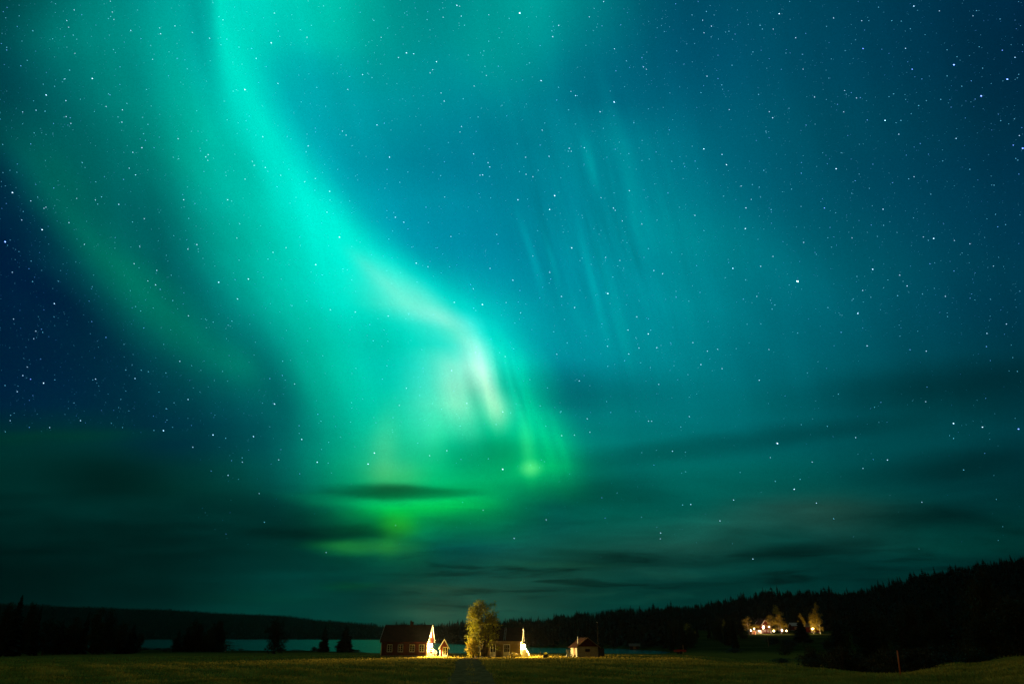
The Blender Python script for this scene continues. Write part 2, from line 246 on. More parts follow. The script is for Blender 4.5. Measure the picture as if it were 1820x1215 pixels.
def height(x, y):
    x = np.asarray(x, float); y = np.asarray(y, float)
    r = np.hypot(x, y); az = np.arctan2(x, y)
    azc = np.clip(az, -1.2, 1.2)
    p = 910 + 1320 * np.tan(azc)
    # near table, bilinear with smoothed steps
    i = np.clip(np.searchsorted(PP, p) - 1, 0, len(PP) - 2); t = np.clip((p - np.take(PP, i)) / (np.take(PP, i + 1) - np.take(PP, i)), 0, 1)
    j = np.clip(np.searchsorted(RR, r) - 1, 0, len(RR) - 2); u = np.clip((r - np.take(RR, j)) / (np.take(RR, j + 1) - np.take(RR, j)), 0, 1)
    t = smooth(t)
    near = (TAB[i, j] * (1 - t) + TAB[i + 1, j] * t) * (1 - u) + (TAB[i, j + 1] * (1 - t) + TAB[i + 1, j + 1] * t) * u
    near = near + .04 * vnoise(x, y, .12) * np.clip(r / 40, 0, 1)
    sn = (EYE - LAKE) / np.tan(np.radians((np.interp(p, SHN_P, SHN_Y) - 1130) / DEG))
    sf = (EYE - LAKE) / np.tan(np.radians((np.interp(p, SHF_P, SHF_Y) - 1130) / DEG))
    sn = sn + 5 * np.sin(az * 40) + 3 * np.sin(az * 91 + 1); sf = sf * (1 + .012 * np.sin(az * 60) + .008 * np.sin(az * 137))
    rd = np.interp(p, RD_P, RD_D); th = np.interp(p, RD_P, TR_H)
    rh = EYE + rd * np.tan(np.radians((1130 - np.interp(p, RG_P, RG_Y)) / DEG)) - th
    # down to the shore, under the lake, up the far side
    shore = near + (LAKE + .25 - near) * smooth((r - 235) / np.maximum(sn - 245, 10))
    shore = np.where(r > sn - 10, LAKE + .25 - (r - (sn - 10)) * .08, shore)
    bed = np.maximum(shore, LAKE - 3)
    far = LAKE - 3 + 3.0 * smooth((r - (sf - 60)) / 60)
    hill = LAKE + (rh - LAKE) * smooth(.02 + .98 * np.clip((r - sf) / (rd - sf), 0, 1)) ** .9
    zl = np.where(r < sf - 60, bed, np.where(r < sf, np.maximum(far, LAKE - 3), np.maximum(hill, LAKE)))
    # land all the way on the right
    rp = np.array([240, 300, 400, 500, 600, 700])
    hz = [ht(240, 1160), ht(300, 1152), ht(400, 1140), ht(500, 1126.5), ht(600, 1118), ht(700, 1108)]
    zr_mid = np.interp(r, rp, hz)
    zr = np.where(r < 240, near, np.where(r < 600, near * np.clip((300 - r) / 60, 0, 1) + zr_mid * np.clip((r - 240) / 60, 0, 1), zr_mid))
    zr = np.where(r > 600, hz[4] + (rh - hz[4]) * smooth((r - 600) / (rd - 600)), zr)
    k = smooth((p - 1165) / 70)
    z = zl * (1 - k) + zr * k
    z = z + np.where(r > rd, -(r - rd) * .03, 0)
    z = z + np.where((r > sf + 60) | (k > .5), 2.0 * vnoise(x, y, .013) * np.clip((r - 500) / 400, 0, 1), 0)
    # behind the viewer the field just goes on
    bk = smooth((np.abs(az) - 1.25) / .5)
    return z * (1 - bk) + (.85 + .02 * np.minimum(r, 400)) * bk
def gz(x, y): return float(height(x, y))
def hit(px, py, r0=12, r1=1400):
    """where the line of sight through a photo point meets the ground"""
    d = ray(px, py); n = math.hypot(d.x, d.y); d = d / n
    rs = np.linspace(r0, r1, 6000); zz = EYE + rs * d.z; g = height(rs * d.x, rs * d.y)
    k = np.argmax(zz < g)
    r = rs[k] if zz[k] < g[k] else r1
    return Vector((d.x * r, d.y * r, gz(d.x * r, d.y * r)))
def stand(px, r):
    """ground point in photo column px at distance r"""
    t = (px - 910) / 1320; y = r / math.sqrt(1 + t * t); x = t * y
    return Vector((x, y, gz(x, y)))

# ------------------------------------------------------------------ materials
def mat(name, c1, c2=None, scale=3., rough=.85, bump=0., bscale=None, detail=5, spec=.12, metal=0., trans=0., contrast=(.35, .65), stretch=None, emit=None, estr=0., rnd=0.):
    m = bpy.data.materials.new(name); m.use_nodes = True; t = m.node_tree; b = t.nodes['Principled BSDF']
    b.inputs['Roughness'].default_value = rough; b.inputs['Specular IOR Level'].default_value = spec; b.inputs['Metallic'].default_value = metal
    tc = t.nodes.new('ShaderNodeTexCoord'); vec = tc.outputs['Object']
    if stretch:
        mp = t.nodes.new('ShaderNodeMapping'); mp.inputs['Scale'].default_value = stretch; t.links.new(vec, mp.inputs[0]); vec = mp.outputs[0]
    n = t.nodes.new('ShaderNodeTexNoise'); n.inputs['Scale'].default_value = scale; n.inputs['Detail'].default_value = detail; t.links.new(vec, n.inputs['Vector'])
    r = t.nodes.new('ShaderNodeValToRGB'); r.color_ramp.elements[0].position, r.color_ramp.elements[1].position = contrast
    r.color_ramp.elements[0].color = (*c1, 1); r.color_ramp.elements[1].color = (*(c2 or tuple(c * .75 for c in c1)), 1)
    t.links.new(n.outputs['Fac'], r.inputs[0]); out = r.outputs[0]
    if rnd:
        g = t.nodes.new('ShaderNodeObjectInfo'); hs = t.nodes.new('ShaderNodeHueSaturation'); mr = t.nodes.new('ShaderNodeMapRange')
        mr.inputs['To Min'].default_value = 1 - rnd; mr.inputs['To Max'].default_value = 1 + rnd
        t.links.new(g.outputs['Random'], mr.inputs[0]); t.links.new(mr.outputs[0], hs.inputs['Value']); t.links.new(out, hs.inputs['Color']); out = hs.outputs[0]
    t.links.new(out, b.inputs['Base Color'])
    if bump:
        n2 = t.nodes.new('ShaderNodeTexNoise'); n2.inputs['Scale'].default_value = bscale or scale * 4; n2.inputs['Detail'].default_value = 4; t.links.new(vec, n2.inputs['Vector'])
        bp = t.nodes.new('ShaderNodeBump'); bp.inputs['Strength'].default_value = 1; bp.inputs['Distance'].default_value = bump
        t.links.new(n2.outputs['Fac'], bp.inputs['Height']); t.links.new(bp.outputs[0], b.inputs['Normal'])
    if trans:
        ts = t.nodes.new('ShaderNodeBsdfTranslucent'); mx = t.nodes.new('ShaderNodeMixShader'); mx.inputs[0].default_value = trans
        t.links.new(out, ts.inputs[0]); t.links.new(b.outputs[0], mx.inputs[1]); t.links.new(ts.outputs[0], mx.inputs[2]); t.links.new(mx.outputs[0], t.nodes['Material Output'].inputs[0])
    if emit: b.inputs['Emission Color'].default_value = (*emit, 1); b.inputs['Emission Strength'].default_value = estr
    return m
def plank_mat(name, c1, c2, pitch=.14, vertical=True, bump=.02):
    """painted boards: seams from a wave pattern, weathered colour from noise"""
    m = mat(name, c1, c2, 2.2, .8); t = m.node_tree; b = t.nodes['Principled BSDF']
    tc = t.nodes.new('ShaderNodeTexCoord'); sp = t.nodes.new('ShaderNodeSeparateXYZ'); t.links.new(tc.outputs['Object'], sp.inputs[0])
    ad = t.nodes.new('ShaderNodeMath'); ad.operation = 'ADD'; ad.inputs[1].default_value = 0
    if vertical: t.links.new(sp.outputs[0], ad.inputs[0]); t.links.new(sp.outputs[1], ad.inputs[1])
    else: t.links.new(sp.outputs[2], ad.inputs[0])
    md = t.nodes.new('ShaderNodeMath'); md.operation = 'PINGPONG'; md.inputs[1].default_value = pitch / 2; t.links.new(ad.outputs[0], md.inputs[0])
    mr = t.nodes.new('ShaderNodeMapRange'); mr.inputs['From Max'].default_value = pitch * .12; t.links.new(md.outputs[0], mr.inputs[0])
    bp = t.nodes.new('ShaderNodeBump'); bp.inputs['Distance'].default_value = bump; t.links.new(mr.outputs[0], bp.inputs['Height']); t.links.new(bp.outputs[0], b.inputs['Normal'])
    return m
MT = {}
MT['red'] = plank_mat('red_boards', (.10, .014, .008), (.07, .011, .007))
MT['pale'] = plank_mat('pale_boards', (.24, .17, .08), (.19, .14, .07), .18)
MT['darkred'] = plank_mat('dark_red_boards', (.09, .010, .010), (.06, .009, .009))
MT['white'] = mat('white_paint', (.78, .75, .68), (.66, .63, .56), 4, .6)
MT['tiles'] = mat('roof_tiles', (.045, .020, .014), (.028, .015, .011), 1.5, .95, spec=.03, bump=.03, bscale=6)
MT['tin'] = mat('grey_roof_sheet', (.11, .085, .07), (.08, .065, .055), 2, .75)
MT['palemetal'] = mat('pale_metal_sheet', (.45, .47, .45), (.35, .37, .36), 2, .45, metal=.3)
MT['brick'] = mat('chimney_brick', (.16, .06, .04), (.10, .045, .03), 6, .9, bump=.01)
MT['plaster'] = mat('whitewashed_plaster', (.50, .47, .40), (.30, .28, .24), 3, .9, bump=.03, detail=8, contrast=(.3, .7))
MT['glass'] = mat('window_glass', (.012, .014, .016), None, 1, .06, spec=.6)
MT['curtain'] = mat('curtain_cloth', (.30, .27, .20), (.22, .20, .15), 6, .9)
MT['wood'] = mat('weathered_wood', (.26, .17, .10), (.17, .11, .07), 3, .85, stretch=(1, 1, .2))
MT['iron'] = mat('dark_iron', (.03, .03, .03), (.05, .035, .03), 5, .6)
MT['concrete'] = mat('foundation_stone', (.16, .15, .13), (.10, .095, .085), 4, .9, bump=.02)
MT['bark'] = mat('bark', (.10, .075, .05), (.045, .035, .028), 5, .95, bump=.03, stretch=(1, 1, .3))
MT['birchbark'] = mat('birch_bark', (.42, .39, .34), (.05, .045, .04), 4, .85, contrast=(.45, .62), stretch=(1, 1, 2.5))
MT['leaf'] = mat('autumn_leaves', (.20, .21, .014), (.30, .26, .016), .8, .6, trans=.3)
MT['shrubleaf'] = mat('yellow_green_leaves', (.38, .32, .02), (.44, .32, .02), 1.4, .6, trans=.3)
MT['darkleaf'] = mat('dark_leaves', (.024, .027, .010), (.045, .038, .012), .6, .7, trans=.2, rnd=.3)
MT['birchleaf'] = mat('birch_leaves', (.24, .19, .02), (.32, .22, .02), .8, .65, trans=.3, rnd=.15)
MT['needle'] = mat('spruce_needles', (.010, .014, .007), (.020, .020, .009), .8, .85, rnd=.3)
MT['orange'] = mat('orange_paint', (.85, .20, .06), (.7, .16, .05), 5, .5)
MT['boulder'] = mat('stone', (.16, .15, .14), (.10, .10, .09), 2, .9, bump=.05)
MT['tractor'] = mat('dull_red_paint', (.24, .03, .02), (.14, .025, .02), 3, .5)
MT['rubber'] = mat('black_rubber', (.015, .015, .015), None, 3, .8)
def lamp_mat(name, c, s):
    m = bpy.data.materials.new(name); m.use_nodes = True; t = m.node_tree; t.nodes.clear()
    e = t.nodes.new('ShaderNodeEmission'); e.inputs[0].default_value = (*c, 1); e.inputs[1].default_value = s
    o = t.nodes.new('ShaderNodeOutputMaterial'); t.links.new(e.outputs[0], o.inputs[0]); return m

def ground_mat():
    m = bpy.data.materials.new('field_grass'); m.use_nodes = True; t = m.node_tree; b = t.nodes['Principled BSDF']; b.inputs['Roughness'].default_value = 1; b.inputs['Specular IOR Level'].default_value = 0
    N = t.nodes.new; L = t.links.new
    tc = N('ShaderNodeTexCoord')
    def noise(s, d=5, rg=.6):
        n = N('ShaderNodeTexNoise'); n.inputs['Scale'].default_value = s; n.inputs['Detail'].default_value = d; n.inputs['Roughness'].default_value = rg; L(tc.outputs['Object'], n.inputs['Vector']); return n.outputs['Fac']
    def rmp(f, stops):
        r = N('ShaderNodeValToRGB'); L(f, r.inputs[0])
        while len(r.color_ramp.elements) < len(stops): r.color_ramp.elements.new(.5)
        for e, (p, c) in zip(r.color_ramp.elements, stops): e.position = p; e.color = (*c, 1)
        return r.outputs[0]
    g1 = rmp(noise(.25), [(.3, (.07, .07, .012)), (.5, (.13, .105, .02)), (.7, (.20, .14, .03))])
    g2 = rmp(noise(2.5, 8, .7), [(.3, (.04, .045, .009)), (.7, (.22, .17, .03))])
    mx = N('ShaderNodeMix'); mx.data_type = 'RGBA'; mx.inputs[0].default_value = .5; L(g1, mx.inputs[6]); L(g2, mx.inputs[7])
    L(mx.outputs[2], b.inputs['Base Color'])
    # grass colour turns darker with distance beyond the yard
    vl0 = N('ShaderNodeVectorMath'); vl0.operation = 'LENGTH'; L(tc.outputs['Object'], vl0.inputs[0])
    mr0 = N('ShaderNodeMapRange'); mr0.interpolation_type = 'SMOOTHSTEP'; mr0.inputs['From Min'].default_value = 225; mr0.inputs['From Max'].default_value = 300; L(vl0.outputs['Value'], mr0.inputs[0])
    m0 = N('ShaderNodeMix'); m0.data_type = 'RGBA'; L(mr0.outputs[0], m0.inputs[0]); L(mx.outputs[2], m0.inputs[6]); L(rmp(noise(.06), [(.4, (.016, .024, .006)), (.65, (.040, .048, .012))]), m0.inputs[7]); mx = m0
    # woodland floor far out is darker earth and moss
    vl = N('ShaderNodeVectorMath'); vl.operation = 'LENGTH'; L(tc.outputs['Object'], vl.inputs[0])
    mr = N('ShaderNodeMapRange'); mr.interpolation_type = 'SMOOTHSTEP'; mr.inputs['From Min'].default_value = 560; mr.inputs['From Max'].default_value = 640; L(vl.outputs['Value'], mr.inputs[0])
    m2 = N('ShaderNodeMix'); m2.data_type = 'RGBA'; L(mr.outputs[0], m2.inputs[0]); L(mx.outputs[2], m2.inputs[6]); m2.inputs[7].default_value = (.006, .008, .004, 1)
    L(m2.outputs[2], b.inputs['Base Color'])
    bp = N('ShaderNodeBump'); bp.inputs['Distance'].default_value = .12; bp.inputs['Strength'].default_value = .8; L(noise(3.5, 8, .7), bp.inputs['Height']); L(bp.outputs[0], b.inputs['Normal'])
    return m
def water_mat():
    m = bpy.data.materials.new('lake_water'); m.use_nodes = True; t = m.node_tree; b = t.nodes['Principled BSDF']
    b.inputs['Base Color'].default_value = (.004, .010, .008, 1); b.inputs['Roughness'].default_value = .14; b.inputs['IOR'].default_value = 1.33
    tc = t.nodes.new('ShaderNodeTexCoord'); n = t.nodes.new('ShaderNodeTexNoise'); n.inputs['Scale'].default_value = .35; n.inputs['Detail'].default_value = 4; t.links.new(tc.outputs['Object'], n.inputs['Vector'])
    bp = t.nodes.new('ShaderNodeBump'); bp.inputs['Distance'].default_value = .2; bp.inputs['Strength'].default_value = .5; t.links.new(n.outputs['Fac'], bp.inputs['Height']); t.links.new(bp.outputs[0], b.inputs['Normal'])
    return m

# ------------------------------------------------------------------ object helpers
def tag(o, label=None, cat=None, group=None, kind=None):
    if label: o['label'] = label
    if cat: o['category'] = cat
    if group: o['group'] = group
    if kind: o['kind'] = kind
    return o
def empty(name, loc, rz=0, **k):
    o = bpy.data.objects.new(name, None); COL.objects.link(o); o.location = loc; o.rotation_euler = (0, 0, rz); o.empty_display_size = .3
    return tag(o, **k)
def link_mesh(name, me, m, parent=None):
    o = bpy.data.objects.new(name, me); COL.objects.link(o)
    if m and not len(me.materials): me.materials.append(m)
    if parent: o.parent = parent
    return o
def mesh_np(name, v, f, n=4, smooth_=False):
    """v (k,3), f (m,n) arrays"""
    me = bpy.data.meshes.new(name); v = np.asarray(v, np.float32); f = np.asarray(f, np.int32)
    me.vertices.add(len(v)); me.vertices.foreach_set('co', v.ravel())
    me.loops.add(f.size); me.loops.foreach_set('vertex_index', f.ravel())
    me.polygons.add(len(f)); me.polygons.foreach_set('loop_start', np.arange(0, f.size, n, dtype=np.int32))
    me.polygons.foreach_set('use_smooth', np.full(len(f), smooth_, bool))
    me.update(calc_edges=True); me.validate(); return me
class MB:
    """collects shapes that become one mesh"""
    def __init__(s): s.v = []; s.f = []
    def poly(s, pts, faces):
        b = len(s.v); s.v += [tuple(p) for p in pts]; s.f += [tuple(b + i for i in f) for f in faces]; return s
    def box(s, x0, x1, y0, y1, z0, z1):
        return s.poly([(x0, y0, z0), (x1, y0, z0), (x1, y1, z0), (x0, y1, z0), (x0, y0, z1), (x1, y0, z1), (x1, y1, z1), (x0, y1, z1)],
                      [(0, 3, 2, 1), (4, 5, 6, 7), (0, 1, 5, 4), (1, 2, 6, 5), (2, 3, 7, 6), (3, 0, 4, 7)])
    def bar(s, a, b, w, h=None, up=(0, 0, 1)):
        """square bar from a to b"""
        a = Vector(a); b = Vector(b); d = (b - a).normalized(); u = Vector(up)
        if abs(d.dot(u)) > .99: u = Vector((0, 1, 0))
        sx = d.cross(u).normalized(); sy = sx.cross(d).normalized(); h = h or w
        q = [sx * i * w / 2 + sy * j * h / 2 for i, j in ((-1, -1), (1, -1), (1, 1), (-1, 1))]
        return s.poly([a + k for k in q] + [b + k for k in q], [(0, 3, 2, 1), (4, 5, 6, 7), (0, 1, 5, 4), (1, 2, 6, 5), (2, 3, 7, 6), (3, 0, 4, 7)])
    def tube(s, pts, rad, n=8):
        pts = [Vector(p) for p in pts]; base = len(s.v)
        if not hasattr(rad, '__len__'): rad = [rad] * len(pts)
        for i, p in enumerate(pts):
            d = (pts[min(i + 1, len(pts) - 1)] - pts[max(i - 1, 0)]).normalized(); u = Vector((0, 0, 1)) if abs(d.z) < .9 else Vector((1, 0, 0))
            sx = d.cross(u).normalized(); sy = d.cross(sx).normalized()
            for k in range(n):
                a = 2 * math.pi * k / n; s.v.append(tuple(p + (sx * math.cos(a) + sy * math.sin(a)) * rad[i]))
        for i in range(len(pts) - 1):
            for k in range(n):
                a = base + i * n + k; b = base + i * n + (k + 1) % n; s.f.append((a, b, b + n, a + n))
        s.f.append(tuple(base + k for k in range(n))); s.f.append(tuple(base + (len(pts) - 1) * n + k for k in reversed(range(n)))); return s
    def ball(s, c, r, nu=12, nv=8, sz=1.):
        base = len(s.v)
        for i in range(nv + 1):
            t = math.pi * i / nv
            for k in range(nu):
                a = 2 * math.pi * k / nu; s.v.append((c[0] + r * math.sin(t) * math.cos(a), c[1] + r * math.sin(t) * math.sin(a), c[2] + r * sz * math.cos(t)))
        for i in range(nv):
            for k in range(nu):
                a = base + i * nu + k; b = base + i * nu + (k + 1) % nu; s.f.append((a, a + nu, b + nu, b))
        return s
    def build(s, name, m, parent=None, smooth_=False, bevel=0.):
        me = bpy.data.meshes.new(name); me.from_pydata(s.v, [], s.f); me.validate()
        bm = bmesh.new(); bm.from_mesh(me); bmesh.ops.recalc_face_normals(bm, faces=bm.faces); bm.to_mesh(me); bm.free()
        for p in me.polygons: p.use_smooth = smooth_
        o = link_mesh(name, me, MT[m] if isinstance(m, str) else m, parent)
        if bevel:
            b = o.modifiers.new('bevel', 'BEVEL'); b.width = bevel; b.segments = 1; b.limit_method = 'ANGLE'
        return o

# ------------------------------------------------------------------ ground, road, lake
def build_ground():
    rs = np.concatenate([np.linspace(0.5, 24, 20), np.arange(25, 180, 1.2), np.arange(180, 320, 3), np.geomspace(322, 1000, 90), np.geomspace(1010, 9000, 60)])
    az = np.concatenate([np.linspace(-math.pi, -.85, 30, endpoint=False), np.linspace(-.85, .85, 420), np.linspace(.85, math.pi, 30)[1:]])
    A, Rr = np.meshgrid(az, rs); x = Rr * np.sin(A); y = Rr * np.cos(A); z = height(x, y)
    nr, na = A.shape; v = np.stack([x, y, z], -1).reshape(-1, 3)
    v = np.vstack([v, [[0, 0, .85]]])
    idx = np.arange(nr * na).reshape(nr, na)
    f = np.stack([idx[:-1, :-1], idx[:-1, 1:], idx[1:, 1:], idx[1:, :-1]], -1).reshape(-1, 4)[:, ::-1]
    me = mesh_np('ground', v, f, 4, True)
    o = link_mesh('ground', me, ground_mat()); tag(o, kind='structure')
build_ground()
def track_x(y): return -.055 * y + .25 * math.sin(y * .045)
def build_track():
    ys = np.arange(4, 141, 1.0); cs = np.linspace(-1.35, 1.35, 13) * 1.45; v = []; f = []
    for i, y in enumerate(ys):
        for j, c in enumerate(cs):
            w = (1.02 - .0018 * y) * (1 + .06 * math.sin(y * .9 + j)); x = track_x(y) + c * w + .15 * math.sin(y * .31)
            rut = -.05 * math.exp(-((abs(c) - 1.0) / .3) ** 2)
            v.append((x, y, gz(x, y) + .075 + rut - (.06 if abs(c) > 1.8 else 0)))
    n = len(cs)
    for i in range(len(ys) - 1):
        for j in range(n - 1):
            a = i * n + j; f.append((a, a + 1, a + n + 1, a + n))
    m = mat('gravel', (.30, .18, .075), (.13, .08, .035), 1.3, 1., spec=0., bump=.05, bscale=9, detail=8)
    o = link_mesh('gravel_track', mesh_np('gravel_track', v, f, 4, True), m); tag(o, kind='structure')
build_track()
def build_yard():
    # worn gravel yard in front of the two houses
    v = []; f = []; xs = np.linspace(-22, 6, 60); ys = np.linspace(139, 147.5, 12)
    for y in ys:
        for x in xs:
            e = .7 * math.sin(x * .8) + .5 * math.sin(x * 2.1)
            yy = y + (e if y == ys[0] else 0); v.append((x, yy, gz(x, yy) + .045))
    n = len(xs)
    for i in range(len(ys) - 1):
        for j in range(n - 1): a = i * n + j; f.append((a, a + 1, a + n + 1, a + n))
build_yard()
lk = MB(); lk.poly([(-6000, 120, LAKE), (6000, 120, LAKE), (6000, 6000, LAKE), (-6000, 6000, LAKE)], [(0, 1, 2, 3)])
tag(lk.build('lake', water_mat()), kind='structure')

# ------------------------------------------------------------------ stars (30 km away, round the whole view)
STAR_RAW = [((0, 0, 3.033), "595,8 400,55 360,112 370,148 605,66 614,106 705,165 860,152 866,183 943,141 1037,176 1130,207 1202,108 1479,72 1462,232b 1655,202 823,321 404,289 498,424b 350,426 249,513b 355,543 195,595 660,593 657,659 382,666 357,630 122,604 572,575 1320,484b 1498,451 1381,316 960,748 765,797 716,821 697,907 731,943 1122,834 1109,846 1120,865 1360,870 1370,892 1417,738 1430,903 1321,966 1661,787 1777,1032 1763,1144 67,1038b 166,1083 248,1117 237,1123 117,1186 413,1070 514,1079 640,1102 372,1200 778,1179 990,1077 1227,1077 1700,963 1643,980 1513,946"),
((600, 0, 3.033), "643,30b 658,35 982,72B 815,81 667,88 569,94 235,203 371,286b 410,291 328,311 533,334b 513,377 499,394 55,483 736,465 1097,436b 1192,138 1160,199 1357,92 1434,10 1492,264 1258,494 1283,516 1491,551b 1415,603 1649,362 1665,374 802,408 558,502 575,546 212,674 668,682 660,712 280,848b 733,830 811,877 820,900 768,945 782,943 1016,940 1053,953 1014,848 1140,843 1249,800 1260,816 972,1077b 1170,1055b 1143,1129b 1487,1122 1497,1134 577,1062 312,1171 357,1198 1330,797 1103,702 1420,1066 1535,1191 1640,1208 26,708 46,729 135,403 1573,1028"),
((1220, 0, 3.033), "500,75b 1226,34b 1364,60 1545,87 945,113 793,98 87,110 135,142 95,178 468,158 589,205 952,263v 1181,262 1442,350V 1730,428V 1589,518V 1217,374v 1071,650b 1145,724 1454,747 1813,800V 1762,783v 216,888b 94,803b 192,833 807,910b 1227,953 1060,1128 46,1161 447,603 465,636 231,592 917,529 853,489 848,604 691,524 629,374 111,412 295,1003 321,1121 350,1075 744,1121v 1703,272v 1771,310 1795,731"),
((0, 400, 3.033), "28,90V 227,25b 753,114 723,208 845,244 839,322 797,300 1179,308b 1339,291b 1281,398 1702,213b 1472,147 1542,122 293,423b 73,506 193,571 182,612 147,764 165,830v 123,810 235,851b 93,897 515,829 728,826 1016,488 1014,939 881,1107b 434,1053 268,1090 55,1053 1366,1138 1480,963b 969,734 1148,1130 1627,1154 1588,855 66,254 1013,130 1061,105 455,104 1781,456 1277,70"),
((600, 400, 3.033), "10,65b 611,62 424,205b 487,224 1053,166 1262,123b 858,51 1144,255 1457,369b 1675,586b 1613,494 1565,565 1731,858 1207,384 1278,444 732,343 629,416 781,428b 273,490 615,783 743,685 904,708 371,878 96,468 697,960 333,971 891,1006 1346,1043 1360,1115 1208,1134 1277,1130 1625,662 1721,660 1455,652 1570,694 1303,839 1182,695 1693,1056 1676,1056 986,473 909,418 1752,262 1705,245 1445,174 1522,191 822,233 945,297"),
((1220, 400, 3.033), "318,19b 599,303B 250,233b 400,222 467,169 632,93 1004,238b 1150,270 1190,328 1333,72b 1277,64 1444,83 1528,101 1655,221 1396,384 924,476b 1725,533 974,650 1293,679 1290,951 1440,1068b 1596,1088b 1790,1098V 490,1175b 912,1144 445,670 168,668 192,773 393,835 78,751 35,633 379,384 950,352 1620,583 893,69 113,679 16,1031"),
((300, 750, 2.6), "205,58 391,66 614,79 508,174 686,184b 950,142b 921,193b 1543,217b 340,184 1453,406 1048,476 727,601 1596,536 1285,131 1205,154 1744,450 418,329 111,115 274,245"),
((1120, 750, 2.6), "681,98b 648,163 841,184 1189,174 1076,213 758,309b 861,373 1348,369 195,134 280,379 415,455 139,538 141,511 567,631 478,359")]
def build_stars():
    st = []
    for (ox, oy, k), txt in STAR_RAW:
        for w in txt.split():
            c = w[-1] if w[-1] in 'bBvV' else ''
            a, b = w.rstrip('bBvV').split(','); px, py = ox + float(a) / k, oy + float(b) / k
            size, br = {'': (1.25, .75), 'b': (1.65, 1.3), 'B': (2.5, 2.4), 'v': (1.5, .9), 'V': (2.1, 1.6)}[c]
            colr = (.25, .45, 1.6) if c in 'vV' and c else (.62, .95, 1.35)
            st.append((px, py, size * random.uniform(.85, 1.1), br * random.uniform(.7, 1.2), colr))
    n = 0
    while n < 12000:
        px = RNG.uniform(-260, 2080); py = RNG.uniform(-320, 1060)
        dens = 1.0
        if py > 760: dens = .5 * max(0, 1 - (py - 760) / 260)
        if px < 350 and py > 770: dens = 0
        if 1250 < px and py > 600: dens *= .35
        if 500 < px < 1000 and py > 850: dens *= .3
        if RNG.random() > dens: continue
        m = RNG.random() ** 5
        st.append((px, py, .62 + .55 * m, .09 + .5 * m + .14 * RNG.random(), (.22, .75, 1.1) if RNG.random() < .7 else (.2, .5, 1.3))); n += 1
    DIST = 30000.; u = DIST / F
    o8 = np.array([(1, 0, 0), (-1, 0, 0), (0, 1, 0), (0, -1, 0), (0, 0, 1), (0, 0, -1)], float)
    tri = np.array([(0, 2, 4), (2, 1, 4), (1, 3, 4), (3, 0, 4), (2, 0, 5), (1, 2, 5), (3, 1, 5), (0, 3, 5)])
    V = []; T = []; C = []
    for i, (px, py, s, b, c) in enumerate(st):
        d = ray(px, py); scale = d.length; d.normalize(); e1 = Vector((1, 0, 0)); e1 = (e1 - d * d.x).normalized(); e2 = d.cross(e1)
        # short arcs left by the turning sky
        ang = -.55 + .25 * (px - 910) / 910; a1 = e1 * math.cos(ang) + e2 * math.sin(ang) * -1; a2 = d.cross(a1)
        w = s * u * .55 / scale
        B = np.array([a1 * w * 1.35, a2 * w * .85, d * w]); V.append(o8 @ B + np.array(d * DIST) + np.array([0, 0, EYE])); T.append(tri + 6 * i)
        C += [(c[0] * b, c[1] * b, c[2] * b, 1.)] * 6
    me = mesh_np('stars', np.vstack(V), np.vstack(T), 3)
    at = me.attributes.new('star_light', 'FLOAT_COLOR', 'POINT'); at.data.foreach_set('color', np.array(C, np.float32).ravel())
    m = bpy.data.materials.new('starlight'); m.use_nodes = True; t = m.node_tree; t.nodes.clear()
    a = t.nodes.new('ShaderNodeAttribute'); a.attribute_name = 'star_light'; e = t.nodes.new('ShaderNodeEmission'); tr = t.nodes.new('ShaderNodeBsdfTransparent'); ad = t.nodes.new('ShaderNodeAddShader'); o = t.nodes.new('ShaderNodeOutputMaterial')
    t.links.new(a.outputs['Color'], e.inputs[0]); e.inputs[1].default_value = 1.05
    t.links.new(e.outputs[0], ad.inputs[0]); t.links.new(tr.outputs[0], ad.inputs[1]); t.links.new(ad.outputs[0], o.inputs[0])
    m.cycles.emission_sampling = 'NONE'
    tag(link_mesh('stars', me, m), kind='structure')
build_stars()
